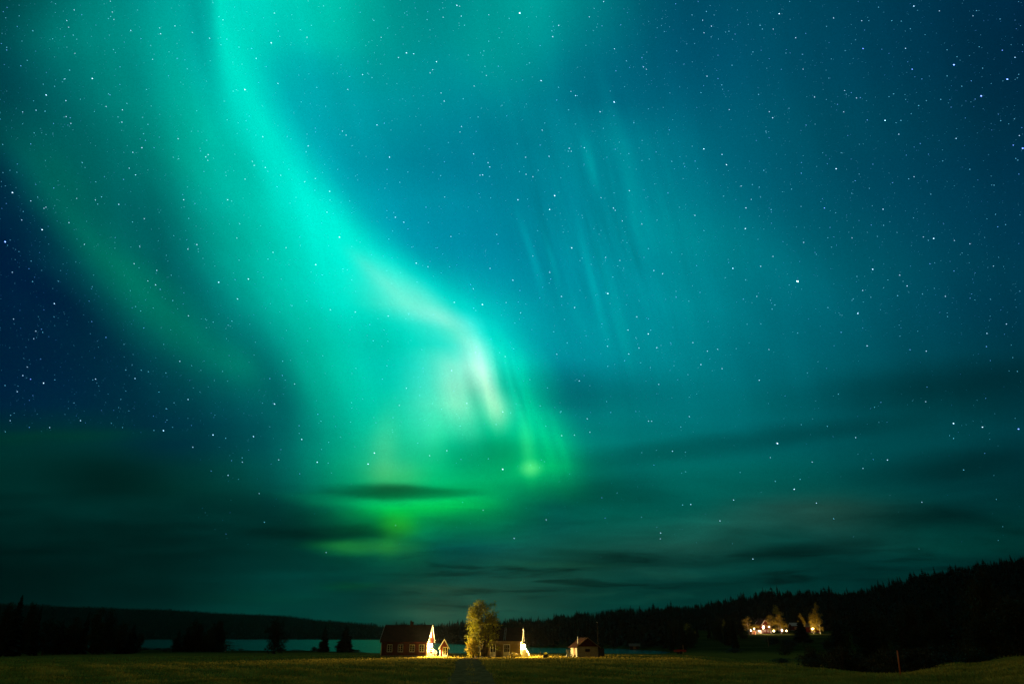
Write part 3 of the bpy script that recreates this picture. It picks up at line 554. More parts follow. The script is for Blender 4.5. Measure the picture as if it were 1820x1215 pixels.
#BODY#
# ------------------------------------------------------------------ houses
def frame_for(px_l, px_r, Yr, rz):
    """origin and length of a front wall whose right corner stands at photo column px_r, depth Yr"""
    c, s = math.cos(rz), math.sin(rz); xr = PX(px_r, Yr)
    lo, hi = .5, 40
    for _ in range(50):
        L = (lo + hi) / 2; X_, Y_ = xr - L * c, Yr - L * s
        q = 910 + F * X_ / (Y_ * CT + (0 - EYE) * ST)
        if q > px_l: lo = L
        else: hi = L
    return Vector((xr - L * c, Yr - L * s, gz(xr - L * c / 2, Yr))), L
def gable_house(root, L, Dp, H, Hr, wallm, roofm, over=.35, base=.3, ridge_along_x=True, trim=True):
    w = MB(); z0 = base
    if ridge_along_x:
        w.poly([(0, 0, z0), (L, 0, z0), (L, Dp, z0), (0, Dp, z0), (0, 0, H), (L, 0, H), (L, Dp, H), (0, Dp, H), (0, Dp / 2, Hr), (L, Dp / 2, Hr)],
               [(0, 1, 5, 4), (2, 3, 7, 6), (1, 2, 6, 9, 5), (3, 0, 4, 8, 7), (4, 5, 9, 8), (6, 7, 8, 9), (0, 3, 2, 1)])
    else:
        w.poly([(0, 0, z0), (L, 0, z0), (L, Dp, z0), (0, Dp, z0), (0, 0, H), (L, 0, H), (L, Dp, H), (0, Dp, H), (L / 2, 0, Hr), (L / 2, Dp, Hr)],
               [(0, 1, 5, 8, 4), (1, 2, 6, 5), (2, 3, 7, 9, 6), (3, 0, 4, 7), (4, 8, 9, 7), (5, 6, 9, 8), (0, 3, 2, 1)])
    w.build('wall', wallm, root)
    f = MB(); f.box(.03, L - .03, .03, Dp - .03, -.6, base - .003); f.build('foundation', 'concrete', root)
    r = MB(); t = .14; half = (Dp if ridge_along_x else L) / 2; sl = (Hr - H) / half
    e = over; lo = H - sl * e; g = .3; ln = L if ridge_along_x else Dp
    def q(a, b, z): return (a, b, z) if ridge_along_x else (b, a, z)
    for sgn in (0, 1):
        o1 = -e if sgn == 0 else 2 * half + e
        pts = [q(-g, o1, lo + .02), q(ln + g, o1, lo + .02), q(ln + g, half, Hr + .02), q(-g, half, Hr + .02)]
        pts += [(p[0], p[1], p[2] + t) for p in pts]
        r.poly(pts, [(0, 1, 2, 3), (4, 5, 6, 7), (0, 1, 5, 4), (1, 2, 6, 5), (2, 3, 7, 6), (3, 0, 4, 7)])
    roof = r.build('roof', roofm, root)
    if trim:
        for a in (-g - .035, ln + g + .004):
            b = MB()
            for sgn in (0, 1):
                o1 = -e if sgn == 0 else 2 * half + e
                p = [q(a, o1, lo - .08), q(a + .03, o1, lo - .08), q(a + .03, half, Hr - .08), q(a, half, Hr - .08)]
                p += [(v[0], v[1], v[2] + .26) for v in p]
                b.poly(p, [(0, 1, 2, 3), (4, 5, 6, 7), (0, 1, 5, 4), (1, 2, 6, 5), (2, 3, 7, 6), (3, 0, 4, 7)])
            b.build('bargeboard', 'white', root)
        if ridge_along_x:
            fa = MB(); fa.box(-g, L + g, -e - .03, -e - .004, lo - .04, lo + .12); fa.build('fascia', wallm, root)
    return roof
def window(root, x0, x1, z0, z1, y=0, face='front', cols=2, rows=3, name='window', panel=0):
    """white casing with glazing bars; pane behind it"""
    def bx(m, a, b, c, d, u, v):
        if face == 'front': m.box(a, b, y - v, y - u, c, d)
        else: m.box(y + u, y + v, a, b, c, d)
    f = MB(); t = .11
    bx(f, x0, x0 + t, z0, z1, .002, .06); bx(f, x1 - t, x1, z0, z1, .002, .06)
    bx(f, x0 + t, x1 - t, z1 - t, z1, .002, .06); bx(f, x0 + t, x1 - t, z0, z0 + t, .002, .07)
    zz = z0 + t
    if panel: bx(f, x0 + t, x1 - t, z0 + t, z0 + panel, .002, .045); zz = z0 + panel
    for k in range(1, cols):
        xm = x0 + t + (x1 - x0 - 2 * t) * k / cols; wd = .045 if k * 2 == cols else .02
        bx(f, xm - wd, xm + wd, zz, z1 - t, .02, .05)
    for k in range(1, rows):
        zm = zz + (z1 - t - zz) * k / rows; n = cols
        for c in range(n):
            xa = x0 + t + (x1 - x0 - 2 * t) * c / n + .046; xb = x0 + t + (x1 - x0 - 2 * t) * (c + 1) / n - .046
            bx(f, xa, xb, zm - .018, zm + .018, .02, .046)
    o = f.build(name, 'white', root)
    p = MB(); bx(p, x0 + t, x1 - t, zz, z1 - t, .004, .016); p.build('pane', 'glass', o)
    return o
GLOW = (1.0, .72, .24)
M_LAMP_A = lamp_mat('glowing_globe_glass', GLOW, 10000.)
M_LAMP_B = lamp_mat('glowing_lamp_glass', (1.0, .70, .22), 4800.)
def wall_lamp(root, x, y, z, m, r=.3, arm=.6):
    b = MB(); b.box(x, x + .03, y - .06, y + .06, z - .05, z + .25); b.bar((x + .03, y, z + .12), (x + arm, y, z + .42), .03); b.tube([(x + arm, y, z + .43), (x + arm, y, z + .28)], .07)
    o = b.build('wall_lamp', 'iron', root)
    g = MB(); g.ball((x + arm, y, z), r, 12, 8); gl = g.build('globe', m, o, True); return o
def steps(root, x, y0, y1, h, n=4, m='white', rail=True, run=.32, closed=False):
    s = MB(); k = h / n; s.box(x, x + .9, y0, y1, -.3, h)
    for i in range(1, n): s.box(x + .9 + (i - 1) * run, x + .9 + i * run, y0, y1, -.3, h - i * k)
    o = s.build('steps', m, root)
    if rail:
        for y in (y0 + .04, y1 - .04):
            r = MB(); xe = x + .9 + (n - 1) * run
            r.bar((x + .06, y, h), (x + .06, y, h + .95), .07); r.bar((x + .86, y, h), (x + .86, y, h + .95), .07); r.bar((xe - .1, y, 0), (xe - .1, y, .95), .07)
            for q in (.9, .5): r.bar((x + .10, y, h + q), (x + .82, y, h + q), .05); r.bar((x + .86, y, h + q), (xe - .1, y, q), .05, up=(0, 1, 0))
            r.build('railing', m, o)
    if closed:
        for y in (y0 - .03, y1 + .004):
            c = MB(); xe = x + .9 + (n - 1) * run
            c.poly([(x, y, 0), (xe, y, 0), (xe, y, .55), (x + .9, y, h + .7), (x, y, h + .7)] + [(x, y + .026, 0), (xe, y + .026, 0), (xe, y + .026, .55), (x + .9, y + .026, h + .7), (x, y + .026, h + .7)],
                   [(0, 1, 2, 3, 4), (9, 8, 7, 6, 5), (0, 5, 6, 1), (1, 6, 7, 2), (2, 7, 8, 3), (3, 8, 9, 4), (4, 9, 5, 0)])
            c.build('side_board', m, o)
    return o

def red_house():
    rz = R(-4); o, L = frame_for(676, 758, 150, rz); Dp = 7.0
    root = empty('red_house', o, rz, label='long red wooden house with four white windows and a chimney, lamp at its right gable', cat='house')
    H = P(757, 1138, 150).z - o.z; Hr = P(765, 1111, 154).z - o.z
    roof = gable_house(root, L, Dp, H, Hr, 'red', 'tiles')
    ch = MB(); cx = L * (726 - 678) / 84; ch.box(cx - .32, cx + .32, Dp / 2 - .32, Dp / 2 + .32, Hr - .5, Hr + .62); ch.box(cx - .38, cx + .38, Dp / 2 - .38, Dp / 2 + .38, Hr + .623, Hr + .75); ch.box(cx - .3, cx - .08, Dp / 2 - .25, Dp / 2 + .25, Hr + .753, Hr + 1.0)
    ch.build('chimney', 'brick', roof)
    for px in (691.5, 710.5, 731, 748):
        xc = L * (px - 676) / 81; z0 = .86; z1 = 2.28
        window(root, xc - .54, xc + .54, z0, z1, 0, cols=2, rows=3)
    for x in (-.025, L - .13):
        c = MB(); c.box(x, x + .155, -.03, -.003, .3, H - .1); c.build('corner_board', 'white', root)
    c = MB(); c.box(L + .003, L + .03, 0, .13, .3, H - .05); c.build('corner_board', 'white', root)
    d = MB(); d.box(L + .003, L + .06, 1.5, 1.62, .5, 2.6); d.box(L + .003, L + .06, 2.5, 2.62, .5, 2.6); d.box(L + .003, L + .06, 1.62, 2.5, 2.48, 2.6); d.box(L + .003, L + .035, 1.63, 2.49, .5, 2.47)
    d.build('door', 'red', root)
    window(root, 3.3, 4.3, 3.5, 4.6, L, face='side', rows=2)
    wall_lamp(root, L, 1.1, 2.05, M_LAMP_A)
    steps(root, L + .065, 1.3, 2.8, .5, 3, 'bark')
    dp = MB(); dp.tube([(L + .1, -.12, H - .2), (L + .1, -.12, .1)], .05); dp.build('downpipe', 'white', root)
red_house()

def red_porch_shed():
    rz = R(4); Y_ = 151.5; o, L = frame_for(781.2, 796.3, Y_, rz)
    root = empty('red_shed', o, rz, label='tiny red hut with white gable trim and glazed door, beside the long red house', cat='hut')
    H = P(790, 1149, Y_).z - o.z; Hr = P(789, 1136, Y_).z - o.z
    gable_house(root, L, 2.2, H, Hr, 'red', 'tiles', over=.28, base=.08, ridge_along_x=False)
    dr_ = window(root, L * .34, L * .93, .09, H + .02, 0, cols=2, rows=2, name='door', panel=.25)
    c = MB(); c.box(-.02, .12, -.035, -.003, .09, H); c.build('corner_board', 'white', root)
red_porch_shed()

def pale_house():
    rz = R(-4.5); o, L = frame_for(862, 925.5, 150, rz); Dp = 6.4
    root = empty('pale_house', o, rz, label='low yellowish house with two white glazed doors, right of the tall tree', cat='house')
    H = P(925, 1138, 150).z - o.z; Hr = P(929, 1116, 153.2).z - o.z
    roof = gable_house(root, L, Dp, H, Hr, 'pale', 'tiles', over=.22)
    k = L / 63.5
    for a, b in ((871, 881), (895, 906.5)):
        window(root, (a - 862) * k, (b - 862) * k, .06, 2.32, 0, cols=2 if a < 880 else 3, rows=1 if a < 880 else 2, name='door', panel=.85)
    for x in (-.02, L - .13):
        c = MB(); c.box(x, x + .15, -.03, -.003, .3, H - .1); c.build('corner_board', 'pale', root)
    c = MB(); c.box(L + .003, L + .03, 0, .13, .3, H - .05); c.build('corner_board', 'white', root)
    # roof ladder
    sl = (Hr - H) / (Dp / 2); ld = MB(); xa = (896.5 - 862) * k
    for dx in (-.17, .17): ld.bar((xa + dx, -.1, H + .14 - sl * .1), (xa + dx, Dp / 2 - .2, Hr + .24 - sl * .2), .035)
    n = 9
    for i in range(n):
        t = (i + .5) / n; ld.bar((xa - .15, Dp / 2 * t, H + .25 + (Hr - H) * t), (xa + .15, Dp / 2 * t, H + .25 + (Hr - H) * t), .05)
    ld.build('roof_ladder', 'palemetal', roof)
    wall_lamp(root, L, .7, 1.95, M_LAMP_B, .28)
    steps(root, L + .065, .5, 2.2, .75, 3, 'white', rail=False, run=.3, closed=True)
    fp = MB(); fp.tube([(L + .2, .15, H - .1), (L + .2, .15, .1)], .05); fp.build('downpipe', 'white', root)
    window(root, 3.6, 4.6, .9, 2.2, L, face='side')
pale_house()

def stone_shed():
    rz = R(13); Y_ = 150.; o, L = frame_for(1026, 1063.5, Y_, rz)
    root = empty('stone_shed', o, rz, label='small whitewashed shed with dark red gable and stove pipe, standing alone near the lake', cat='shed')
    H = P(1045, 1148, Y_).z - o.z; Hr = P(1043, 1133, Y_).z - o.z; Dp = 4.2
    w = MB(); w.box(0, L, 0, Dp, -.4, H); w.build('wall', 'plaster', root)
    g = MB(); g.poly([(-.02, -.03, H + .003), (L + .02, -.03, H + .003), (L / 2, -.03, Hr - .02), (-.02, Dp + .03, H + .003), (L + .02, Dp + .03, H + .003), (L / 2, Dp + .03, Hr - .02)], [(0, 1, 2), (5, 4, 3), (0, 2, 5, 3), (1, 4, 5, 2), (0, 3, 4, 1)])
    g.build('gable', 'darkred', root)
    r = MB(); e = .45; sl = (Hr - H) / (L / 2); t = .08
    for s in (0, 1):
        o1 = -e if s == 0 else L + e
        p = [(o1, -.35, H - sl * e + .03), (o1, Dp + .35, H - sl * e + .03), (L / 2, Dp + .35, Hr + .03), (L / 2, -.35, Hr + .03)]; p += [(v[0], v[1], v[2] + t) for v in p]
        r.poly(p, [(0, 1, 2, 3), (4, 5, 6, 7), (0, 1, 5, 4), (1, 2, 6, 5), (2, 3, 7, 6), (3, 0, 4, 7)])
    roof = r.build('roof', 'tiles', root)
    b = MB()
    for s in (0, 1):
        o1 = -e if s == 0 else L + e
        b.bar((o1, -.37, H - sl * e + .06), (L / 2, -.37, Hr + .06), .04, .14)
    b.build('bargeboard', 'wood', root)
    c = MB(); cx = .55; zc = H + sl * cx; c.tube([(cx, .9, zc), (cx, .9, zc + 1.35)], .09, 10); c.tube([(cx, .9, zc + 1.36), (cx, .9, zc + 1.42)], .14, 10); c.build('stove_pipe', 'palemetal', roof)
    xw = L * .5; f = MB(); f.box(xw - .5, xw + .5, -.05, -.003, H - .95, H - .42); wd = f.build('window', 'darkred', root)
    p = MB(); p.box(xw - .42, xw - .03, -.062, -.053, H - .88, H - .49); p.box(xw + .03, xw + .42, -.062, -.053, H - .88, H - .49); p.build('pane', 'glass', wd)
    d = MB(); d.box(-.06, -.003, 1.2, 2.2, .05, 1.85); d.build('door', 'wood', root)
    # dark lean-to on the right
    a = MB(); x1 = L + 1.5; h2 = P(1066, 1149, Y_).z - o.z
    a.poly([(L + .003, .5, -.3), (x1, .5, -.3), (x1, 3.6, -.3), (L + .003, 3.6, -.3), (L + .003, .5, h2), (x1, .5, h2 - .25), (x1, 3.6, h2 - .25), (L + .003, 3.6, h2)], [(0, 1, 5, 4), (1, 2, 6, 5), (2, 3, 7, 6), (3, 0, 4, 7), (0, 3, 2, 1), (4, 5, 6, 7)])
    a.build('lean_to', 'iron', root)
stone_shed()

def boathouse():
    d = ray(1128, 1150); r_ = 410.; t = r_ / math.hypot(d.x, d.y); x, y = d.x * t, d.y * t; z = max(gz(x, y), LAKE + .1)
    root = empty('boathouse', (x, y, z), R(-8), label='tiny boathouse with a pale sheet roof at the far edge of the lake', cat='boathouse')
    w = MB(); w.poly([(-2.6, 0, 0), (2.6, 0, 0), (2.6, 4, 0), (-2.6, 4, 0), (-2.6, 0, 1.6), (2.6, 0, 1.6), (2.6, 4, 1.6), (-2.6, 4, 1.6), (-2.6, 2, 2.7), (2.6, 2, 2.7)], [(0, 1, 5, 4), (2, 3, 7, 6), (1, 2, 6, 9, 5), (3, 0, 4, 8, 7), (4, 5, 9, 8), (6, 7, 8, 9)]); w.build('wall', 'iron', root)
    r = MB()
    for s in (-.5, 4.5): r.poly([(-3.1, s, 1.42), (3.1, s, 1.42), (3.1, 2, 2.8), (-3.1, 2, 2.8), (-3.1, s, 1.5), (3.1, s, 1.5), (3.1, 2, 2.88), (-3.1, 2, 2.88)], [(0, 1, 2, 3), (4, 5, 6, 7), (0, 1, 5, 4), (1, 2, 6, 5), (2, 3, 7, 6), (3, 0, 4, 7)])
    r.build('roof', 'tin', root)
    q = MB(); q.box(-.8, .8, -.04, -.003, .1, 1.45); q.build('door', 'wood', root)
boathouse()

# ------------------------------------------------------------------ small things in the yard
def yard_things():
    def at(px, Y_=148.): x = PX(px, Y_); return Vector((x, Y_, gz(x, Y_)))
    for px, h, Y_, lab in ((944.3, .62, 149, 'short wooden stake in the grass just right of the white steps'), (961, 1.1, 149, 'taller wooden stake between the white steps and the plant box')):
        p = at(px, Y_); m = MB(); m.bar((0, 0, -.2), (.03, 0, h - .1), .1); m.poly([(-.02, -.05, h - .1), (.08, -.05, h - .1), (.08, .05, h - .1), (-.02, .05, h - .1), (.03, 0, h)], [(0, 1, 4), (1, 2, 4), (2, 3, 4), (3, 0, 4)])
        o = m.build('wooden_stake', 'wood', None); o.location = p; tag(o, lab, 'stake')
    p = at(969.5, 147); e = empty('planter_box', p, R(6), label='dark square box planter standing on the lit lawn', cat='planter')
    m = MB(); m.box(-.42, .42, -.3, -.25, 0, .55); m.box(-.42, .42, .25, .3, 0, .55); m.box(-.42, -.37, -.247, .247, 0, .55); m.box(.37, .42, -.247, .247, 0, .55)
    for s in (-1, 1):
        for t in (-1, 1): m.box(s * .44 - .03, s * .44 + .03, t * .325 - .02, t * .325 + .02, -.02, .58)
    m.build('box', 'iron', e); m = MB(); m.box(-.365, .365, -.245, .245, .3, .5); m.build('soil', 'boulder', e)
    p = at(971, 147); v = []; f = []
    for i in range(40):
        a = random.uniform(0, 6.28); t = random.uniform(.15, .6); b = Vector((math.cos(a) * .1, math.sin(a) * .1, .45)); c = b + Vector((math.cos(a) * t, math.sin(a) * t * .6, random.uniform(.2, .55))); n = Vector((-math.sin(a), math.cos(a), 0)) * .05
        k = len(v); v += [b - n * .3, b + n * .3, (b + c) / 2 + n + Vector((0, 0, .1)), c, (b + c) / 2 - n + Vector((0, 0, .1))]; f.append((k, k + 1, k + 2, k + 3, k + 4))
    m = MB(); m.v = [tuple(q) for q in v]; m.f = f; m.tube([(0, 0, .3), (0, 0, .55)], .05, 5); o = m.build('potted_plant', 'shrubleaf', None); o.location = p; tag(o, 'leafy plant growing out of the dark planter on the lit lawn', 'plant')
    # board leaning beside the shed
    p = at(1011, 149); m = MB(); m.bar((-.25, 0, 0), (-.33, .35, 1.42), .34, .05, up=(0, 1, 0)); m.bar((.15, 0, 0), (.08, .35, 1.40), .30, .05, up=(0, 1, 0)); m.bar((-.38, .2, .9), (.26, .2, .9), .10, .04, up=(0, 1, 0)); m.bar((-.45, .6, 0), (-.33, .36, 1.3), .06)
    o = m.build('wooden_trestle', 'white', None); o.location = p; tag(o, 'pale board panel propped upright left of the whitewashed shed', 'board panel')
    p = at(1016, 149); m = MB(); m.tube([(0, 0, 0), (0, 0, .5)], .16, 10); m.tube([(0, 0, .5), (0, 0, .56)], .18, 10); m.tube([(-.17, 0, .45), (-.1, 0, .75), (.1, 0, .75), (.17, 0, .45)], .015, 5)
    o = m.build('bucket', 'palemetal', None, True); o.location = p; tag(o, 'pale metal bucket on the ground beside the door side of the whitewashed shed', 'bucket')
    p = at(1021, 147.5); m = MB()
    for i in range(7): m.tube([(-.4 + random.uniform(-.05, .05), -.1 + .1 * (i % 3), .09 + .15 * (i // 3)), (.4, -.1 + .1 * (i % 3) + random.uniform(-.03, .03), .09 + .15 * (i // 3))], random.uniform(.06, .085), 7)
    o = m.build('log_pile', 'wood', None); o.location = p; o.rotation_euler.z = R(70); tag(o, 'low heap of split logs at the lit corner of the whitewashed shed', 'log pile')
    # flagpole behind the shed
    p = at(1064, 158); e = empty('flagpole', p, 0, label='thin tall pole rising behind the whitewashed shed', cat='flagpole')
    h = P(1064, 1106, 158).z - p.z; m = MB(); m.tube([(0, 0, -.3), (0, 0, h * .5), (0, 0, h)], [.05, .035, .025], 8); m.build('pole', 'iron', e); m = MB(); m.ball((0, 0, h + .06), .08, 8, 6); m.build('finial', 'palemetal', e, True)
    # reddish stones / flower bed heaps by the tree
    for px, Y_, s, lab in ((848, 146, .5, 'low rounded stone at the foot of the tall tree'), (858, 147, .32, 'smaller rounded stone right beside the tall tree trunk')):
        p = at(px, Y_); m = MB(); m.ball((0, 0, 0), s, 10, 7, .55); m.v = [(x * (1 + .15 * math.sin(5 * y + z * 7)), y * (1 + .12 * math.cos(6 * x)), z) for x, y, z in m.v]
        o = m.build('boulder', 'boulder', None, True); o.location = p; tag(o, lab, 'stone')
    # orange marker stake in the field at right
    g = hit(1601, 1203, 12, 80); r_ = math.hypot(g.x, g.y); top = P(1594.5, 1156, g.y); hh = top.z - g.z
    e = empty('marker_stake', g, 0, label='thin orange marker stake leaning slightly in the dark field at the right', cat='marker stake')
    m = MB(); dxx = top.x - g.x; m.tube([(0, 0, -.2), (dxx * .5, 0, hh * .5), (dxx, 0, hh)], [.06, .055, .05], 8); m.build('stake', 'orange', e, True); m = MB(); m.tube([(dxx, 0, hh), (dxx * 1.02, 0, hh + .05)], [.047, .03], 8); m.build('cap', 'orange', e)
    # farm trailer in the dusk right of the lake
    g = stand(1206, 215); e = empty('farm_trailer', g, R(12), label='small dull red farm trailer parked at the field edge under dark trees', cat='trailer')
    m = MB(); m.box(-1.5, 1.5, -.8, .8, .55, .68); m.box(-1.5, 1.5, -.8, -.74, .683, 1.1); m.box(-1.5, 1.5, .74, .8, .683, 1.1); m.box(-1.5, -1.44, -.737, .737, .683, 1.1); m.box(1.44, 1.5, -.737, .737, .683, 1.1); m.build('body', 'tractor', e)
    m = MB(); m.bar((1.5, -.4, .6), (2.7, 0, .5), .08); m.bar((1.5, .4, .6), (2.7, 0, .5), .08); m.build('drawbar', 'iron', e)
    for s in (-1, 1): m = MB(); m.tube([(-.2, s * .82, .38), (-.2, s * 1.02, .38)], .38, 14); m.build('wheel', 'rubber', e)
    # wooden pole beside it and one on the meadow
    for px, r_, tp, lab in ((1212, 222, 1145, 'slim wooden pole standing beside the parked farm trailer'), (1363.5, 330, 1128, 'bare wooden pole on the dark meadow below the lit farm'), (1502, 300, 1128, 'wooden pole in front of the small green clearing at the right')):
        g = stand(px, r_); h = P(px, tp, g.y).z - g.z; e = empty('wooden_pole', g, 0, label=lab, cat='pole'); m = MB(); m.tube([(0, 0, -.3), (0, 0, h)], [.13, .09], 8); m.build('post', 'wood', e); m = MB(); m.box(-.11, .11, -.11, .11, h, h + .06); m.build('cap', 'iron', e)
yard_things()

# ------------------------------------------------------------------ the lit farm on the hillside
def farm():
    def at(px, py): return hit(px, py, 300, 800)
    FR = 505.
    def gnd(px, r=FR): return stand(px, r)
    def lampm(nm, c, s): return lamp_mat(nm, c, s)
    M1 = lampm('farm_lamp_glass', (1., .58, .34), 16000.); M2 = lampm('small_yard_lamp_glass', (1., .78, .55), 220.); MW = lampm('lit_window_light', (1., .80, .55), 5.)
    b = gnd(1356.5, 510); rz = R(14); root = empty('farmhouse', b, rz, label='two-storey red farmhouse with white trim glowing under the bright lamp on the hillside', cat='house')
    gable_house(root, 5.6, 8, 5.6, 8.3, 'red', 'tiles', over=.4, ridge_along_x=False)
    for z in (1.0, 3.6):
        for x in (.9, 3.2): 
            w = window(root, x, x + 1.3, z, z + 1.5, 0, cols=2, rows=2)
    for x in (-.03, 5.45): c = MB(); c.box(x, x + .2, -.04, -.003, .3, 5.4); c.build('corner_board', 'white', root)
    p = MB(); p.box(-2.6, -.03, 1, 3.6, 0, 2.2); p.build('porch', 'white', root)
    specs = [(1358.5, 496, 4.2, M1, .15, 'tallest and brightest yard lamp right below the red farmhouse'), (1342, 500, 3.4, M2, .15, 'cold white lamp left of the red farmhouse'), (1335.5, 488, 2.6, M2, .12, 'low white lamp farthest left on the lit hillside'),
             (1350, 490, 2.2, M2, .12, 'low lamp between the farmhouse and the far-left lights'), (1369, 503, 4.4, M2, .11, 'lamp under the rounded yellow tree right of the farmhouse'), (1391, 500, 2.4, M2, .14, 'lamp below the second yellow tree, right of the farmhouse')]
    for px, r, h, m, s, lab in specs:
        g = gnd(px, r); e = empty('yard_lamp', g, 0, label=lab, cat='yard lamp', group='lamps on the farm hillside')
        q = MB(); q.tube([(0, 0, -.2), (0, 0, h - s)], [.09, .05], 8); q.build('post', 'iron', e); q = MB(); q.ball((0, 0, h), s, 10, 7); q.build('globe', m, e, True)
        q = MB(); q.tube([(0, 0, h + s), (0, 0, h + s + .12)], [.34, .06], 10); q.build('hood', 'iron', e)
    M3 = lampm('garden_lamp_glass', (1., .66, .22), 6500.)
    for px, r, h, s, lab in ((1446, 500, 3.2, .12, 'warm lamp among the tall yellow trees at the right end of the farm'), (1376, 494, 2.0, .08, 'low warm lamp on the lawn between the two yellow trees'), (1399, 500, 2.0, .08, 'low warm lamp on the lawn right of the second yellow tree')):
        g = gnd(px, r); e = empty('garden_lamp', g, 0, label=lab, cat='garden lamp', group='warm lamps on the farm hillside')
        q = MB(); q.tube([(0, 0, -.2), (0, 0, h - s)], [.07, .04], 8); q.build('post', 'iron', e); q = MB(); q.ball((0, 0, h), s, 8, 6); q.build('globe', M3, e, True)
    # white sheds
    for px, r, w, d_, h, lab in ((1331.5, 492, 2.4, 2.2, 1.9, 'small white garden hut lit at the far left of the farm'), (1337.5, 497, 2.6, 2.4, 2.1, 'white hut second from the left on the lit hillside')):
        g = gnd(px, r); root = empty('white_hut', g, R(10), label=lab, cat='hut'); gable_house(root, w, d_, h, h + .9, 'pale', 'tin', over=.2, base=.1, ridge_along_x=False, trim=False)
        m = MB(); m.box(w * .3, w * .7, -.05, -.004, .1, 1.7); m.build('door', 'darkred', root)
    # red barn behind the trees
    g = gnd(1434, 520); root = empty('red_barn', g, R(-6), label='dim red barn with grey roof behind the tall yellow trees on the hillside', cat='barn')
    gable_house(root, 9, 6, 3.6, 5.8, 'red', 'tin'); m = MB(); m.box(3, 5.4, -.06, -.003, .3, 2.9); m.build('barn_door', 'white', root)
    g = gnd(1410, 560); root = empty('grey_barn', g, R(4), label='unlit barn with a pale roof between the second yellow tree and the red barn', cat='barn')
    gable_house(root, 5.5, 5, 3.2, 5.0, 'darkred', 'palemetal'); m = MB(); m.box(1.6, 3.4, -.06, -.003, .3, 2.6); m.build('barn_door', 'wood', root)
farm()

# ------------------------------------------------------------------ vegetation
def leaf_mesh(name, lobes, n, size, seed, hollow=.35, droop=0., k=9, spread=1.3):
    """many leaf-clump faces spread through lobes (cx, cy, cz, rx, ry, rz)"""
    g = np.random.default_rng(seed); L = np.array(lobes, float); wts = (L[:, 3] * L[:, 4] * L[:, 5]) ** .72; wts /= wts.sum()
    nc = max(6, n // k); pick = g.choice(len(L), nc, p=wts); d = g.normal(size=(nc, 3)); d /= np.linalg.norm(d, axis=1)[:, None]
    rad = hollow + (1 - hollow) * g.random(nc) ** .6; rad *= 1 + .12 * g.normal(size=nc)
    cc = L[pick, :3] + d * L[pick, 3:] * rad[:, None]
    c = np.repeat(cc, k, 0) + g.normal(size=(nc * k, 3)) * size * spread * np.array([1, 1, .8]); c[:, 2] -= droop * g.random(len(c))
    m = len(c); a = g.normal(size=(m, 3)); a /= np.linalg.norm(a, axis=1)[:, None]; b = np.cross(a, g.normal(size=(m, 3))); b /= np.linalg.norm(b, axis=1)[:, None]
    s = size * g.uniform(.5, 1.15, m)[:, None]
    v = np.stack([c - a * s, c + b * s * .5, c + a * s, c - b * s * .5], 1).reshape(-1, 3)
    return mesh_np(name, v, np.arange(m * 4).reshape(-1, 4), 4)
def limb_mesh(name, base_r, stems, seed, n_limb=9, h0=.25):
    rr = random.Random(seed); m = MB()
    for (x0, y0, x1, y1, h) in stems:
        pts = [Vector((x0 + (x1 - x0) * t + .02 * h * math.sin(5 * t + x0), y0 + (y1 - y0) * t, -.02 * h + h * t)) for t in (0, .2, .4, .6, .8, 1)]
        m.tube(pts, [base_r * k for k in (1.25, 1, .82, .6, .38, .12)], 8)
        for i in range(n_limb):
            t = h0 + (.92 - h0) * (i + rr.random()) / n_limb; a = rr.uniform(0, 6.28); p = Vector((x0 + (x1 - x0) * t, y0 + (y1 - y0) * t, h * t)); ln = h * .30 * (1.1 - t) * rr.uniform(.7, 1.2)
            q = p + Vector((math.cos(a), math.sin(a), .7)) * ln * .55; e = q + Vector((math.cos(a + .3), math.sin(a + .3), .9)) * ln * .5
            m.tube([p, q, e], [base_r * .42 * (1.1 - t), base_r * .28 * (1.1 - t), base_r * .06], 5)
    me = bpy.data.meshes.new(name); me.from_pydata(m.v, [], m.f); me.validate()
    for p in me.polygons: p.use_smooth = True
    return me
def spruce_mesh(name, seed, whorls=24, per=10, slim=1.):
    """unit-height conifer crown: whorls of drooping jagged branches"""
    g = random.Random(seed); v = []; f = []
    for i in range(whorls):
        t = i / (whorls - 1); z = .10 + .88 * t; rad = (.17 * (1 - t) ** .85 + .010) * slim
        for k in range(per if t < .8 else per - 4):
            a = g.uniform(0, 6.28); l = rad * g.uniform(.55, 1.2); w = l * .30 + .008; ca, sa = math.cos(a), math.sin(a)
            z0 = z + g.uniform(-.012, .012); dz = -.35 * l - .012 * (1 - t); b = len(v)
            v += [(0, 0, z0 + .02), (ca * l * .5 - sa * w, sa * l * .5 + ca * w, z0 + dz * .35), (ca * l, sa * l, z0 + dz + .03 * l), (ca * l * .5 + sa * w, sa * l * .5 - ca * w, z0 + dz * .35), (ca * l * .55, sa * l * .55, z0 + dz * .4 - .022 - w * .7)]
            f += [(b, b + 1, b + 2, b + 3), (b, b + 4, b + 2, b + 2)]
    f = [q if q[2] != q[3] else q[:3] for q in f]
    me = bpy.data.meshes.new(name); me.from_pydata(v, [], f); me.validate(); return me
def trunk_unit(name, r, top=.95):
    m = MB(); m.tube([(0, 0, -.03), (.004, 0, .3), (-.004, .003, .6), (0, 0, top)], [r * 1.3, r, r * .6, r * .12], 7); me = bpy.data.meshes.new(name); me.from_pydata(m.v, [], m.f)
    for p in me.polygons: p.use_smooth = True
    return me
TPL = {}
for i in range(3): TPL['spruce%d' % i] = (trunk_unit('trunk', .012), spruce_mesh('crown', 40 + i, 24 + 2 * i, 10, (1, .85, 1.15)[i]), 'bark', 'needle')
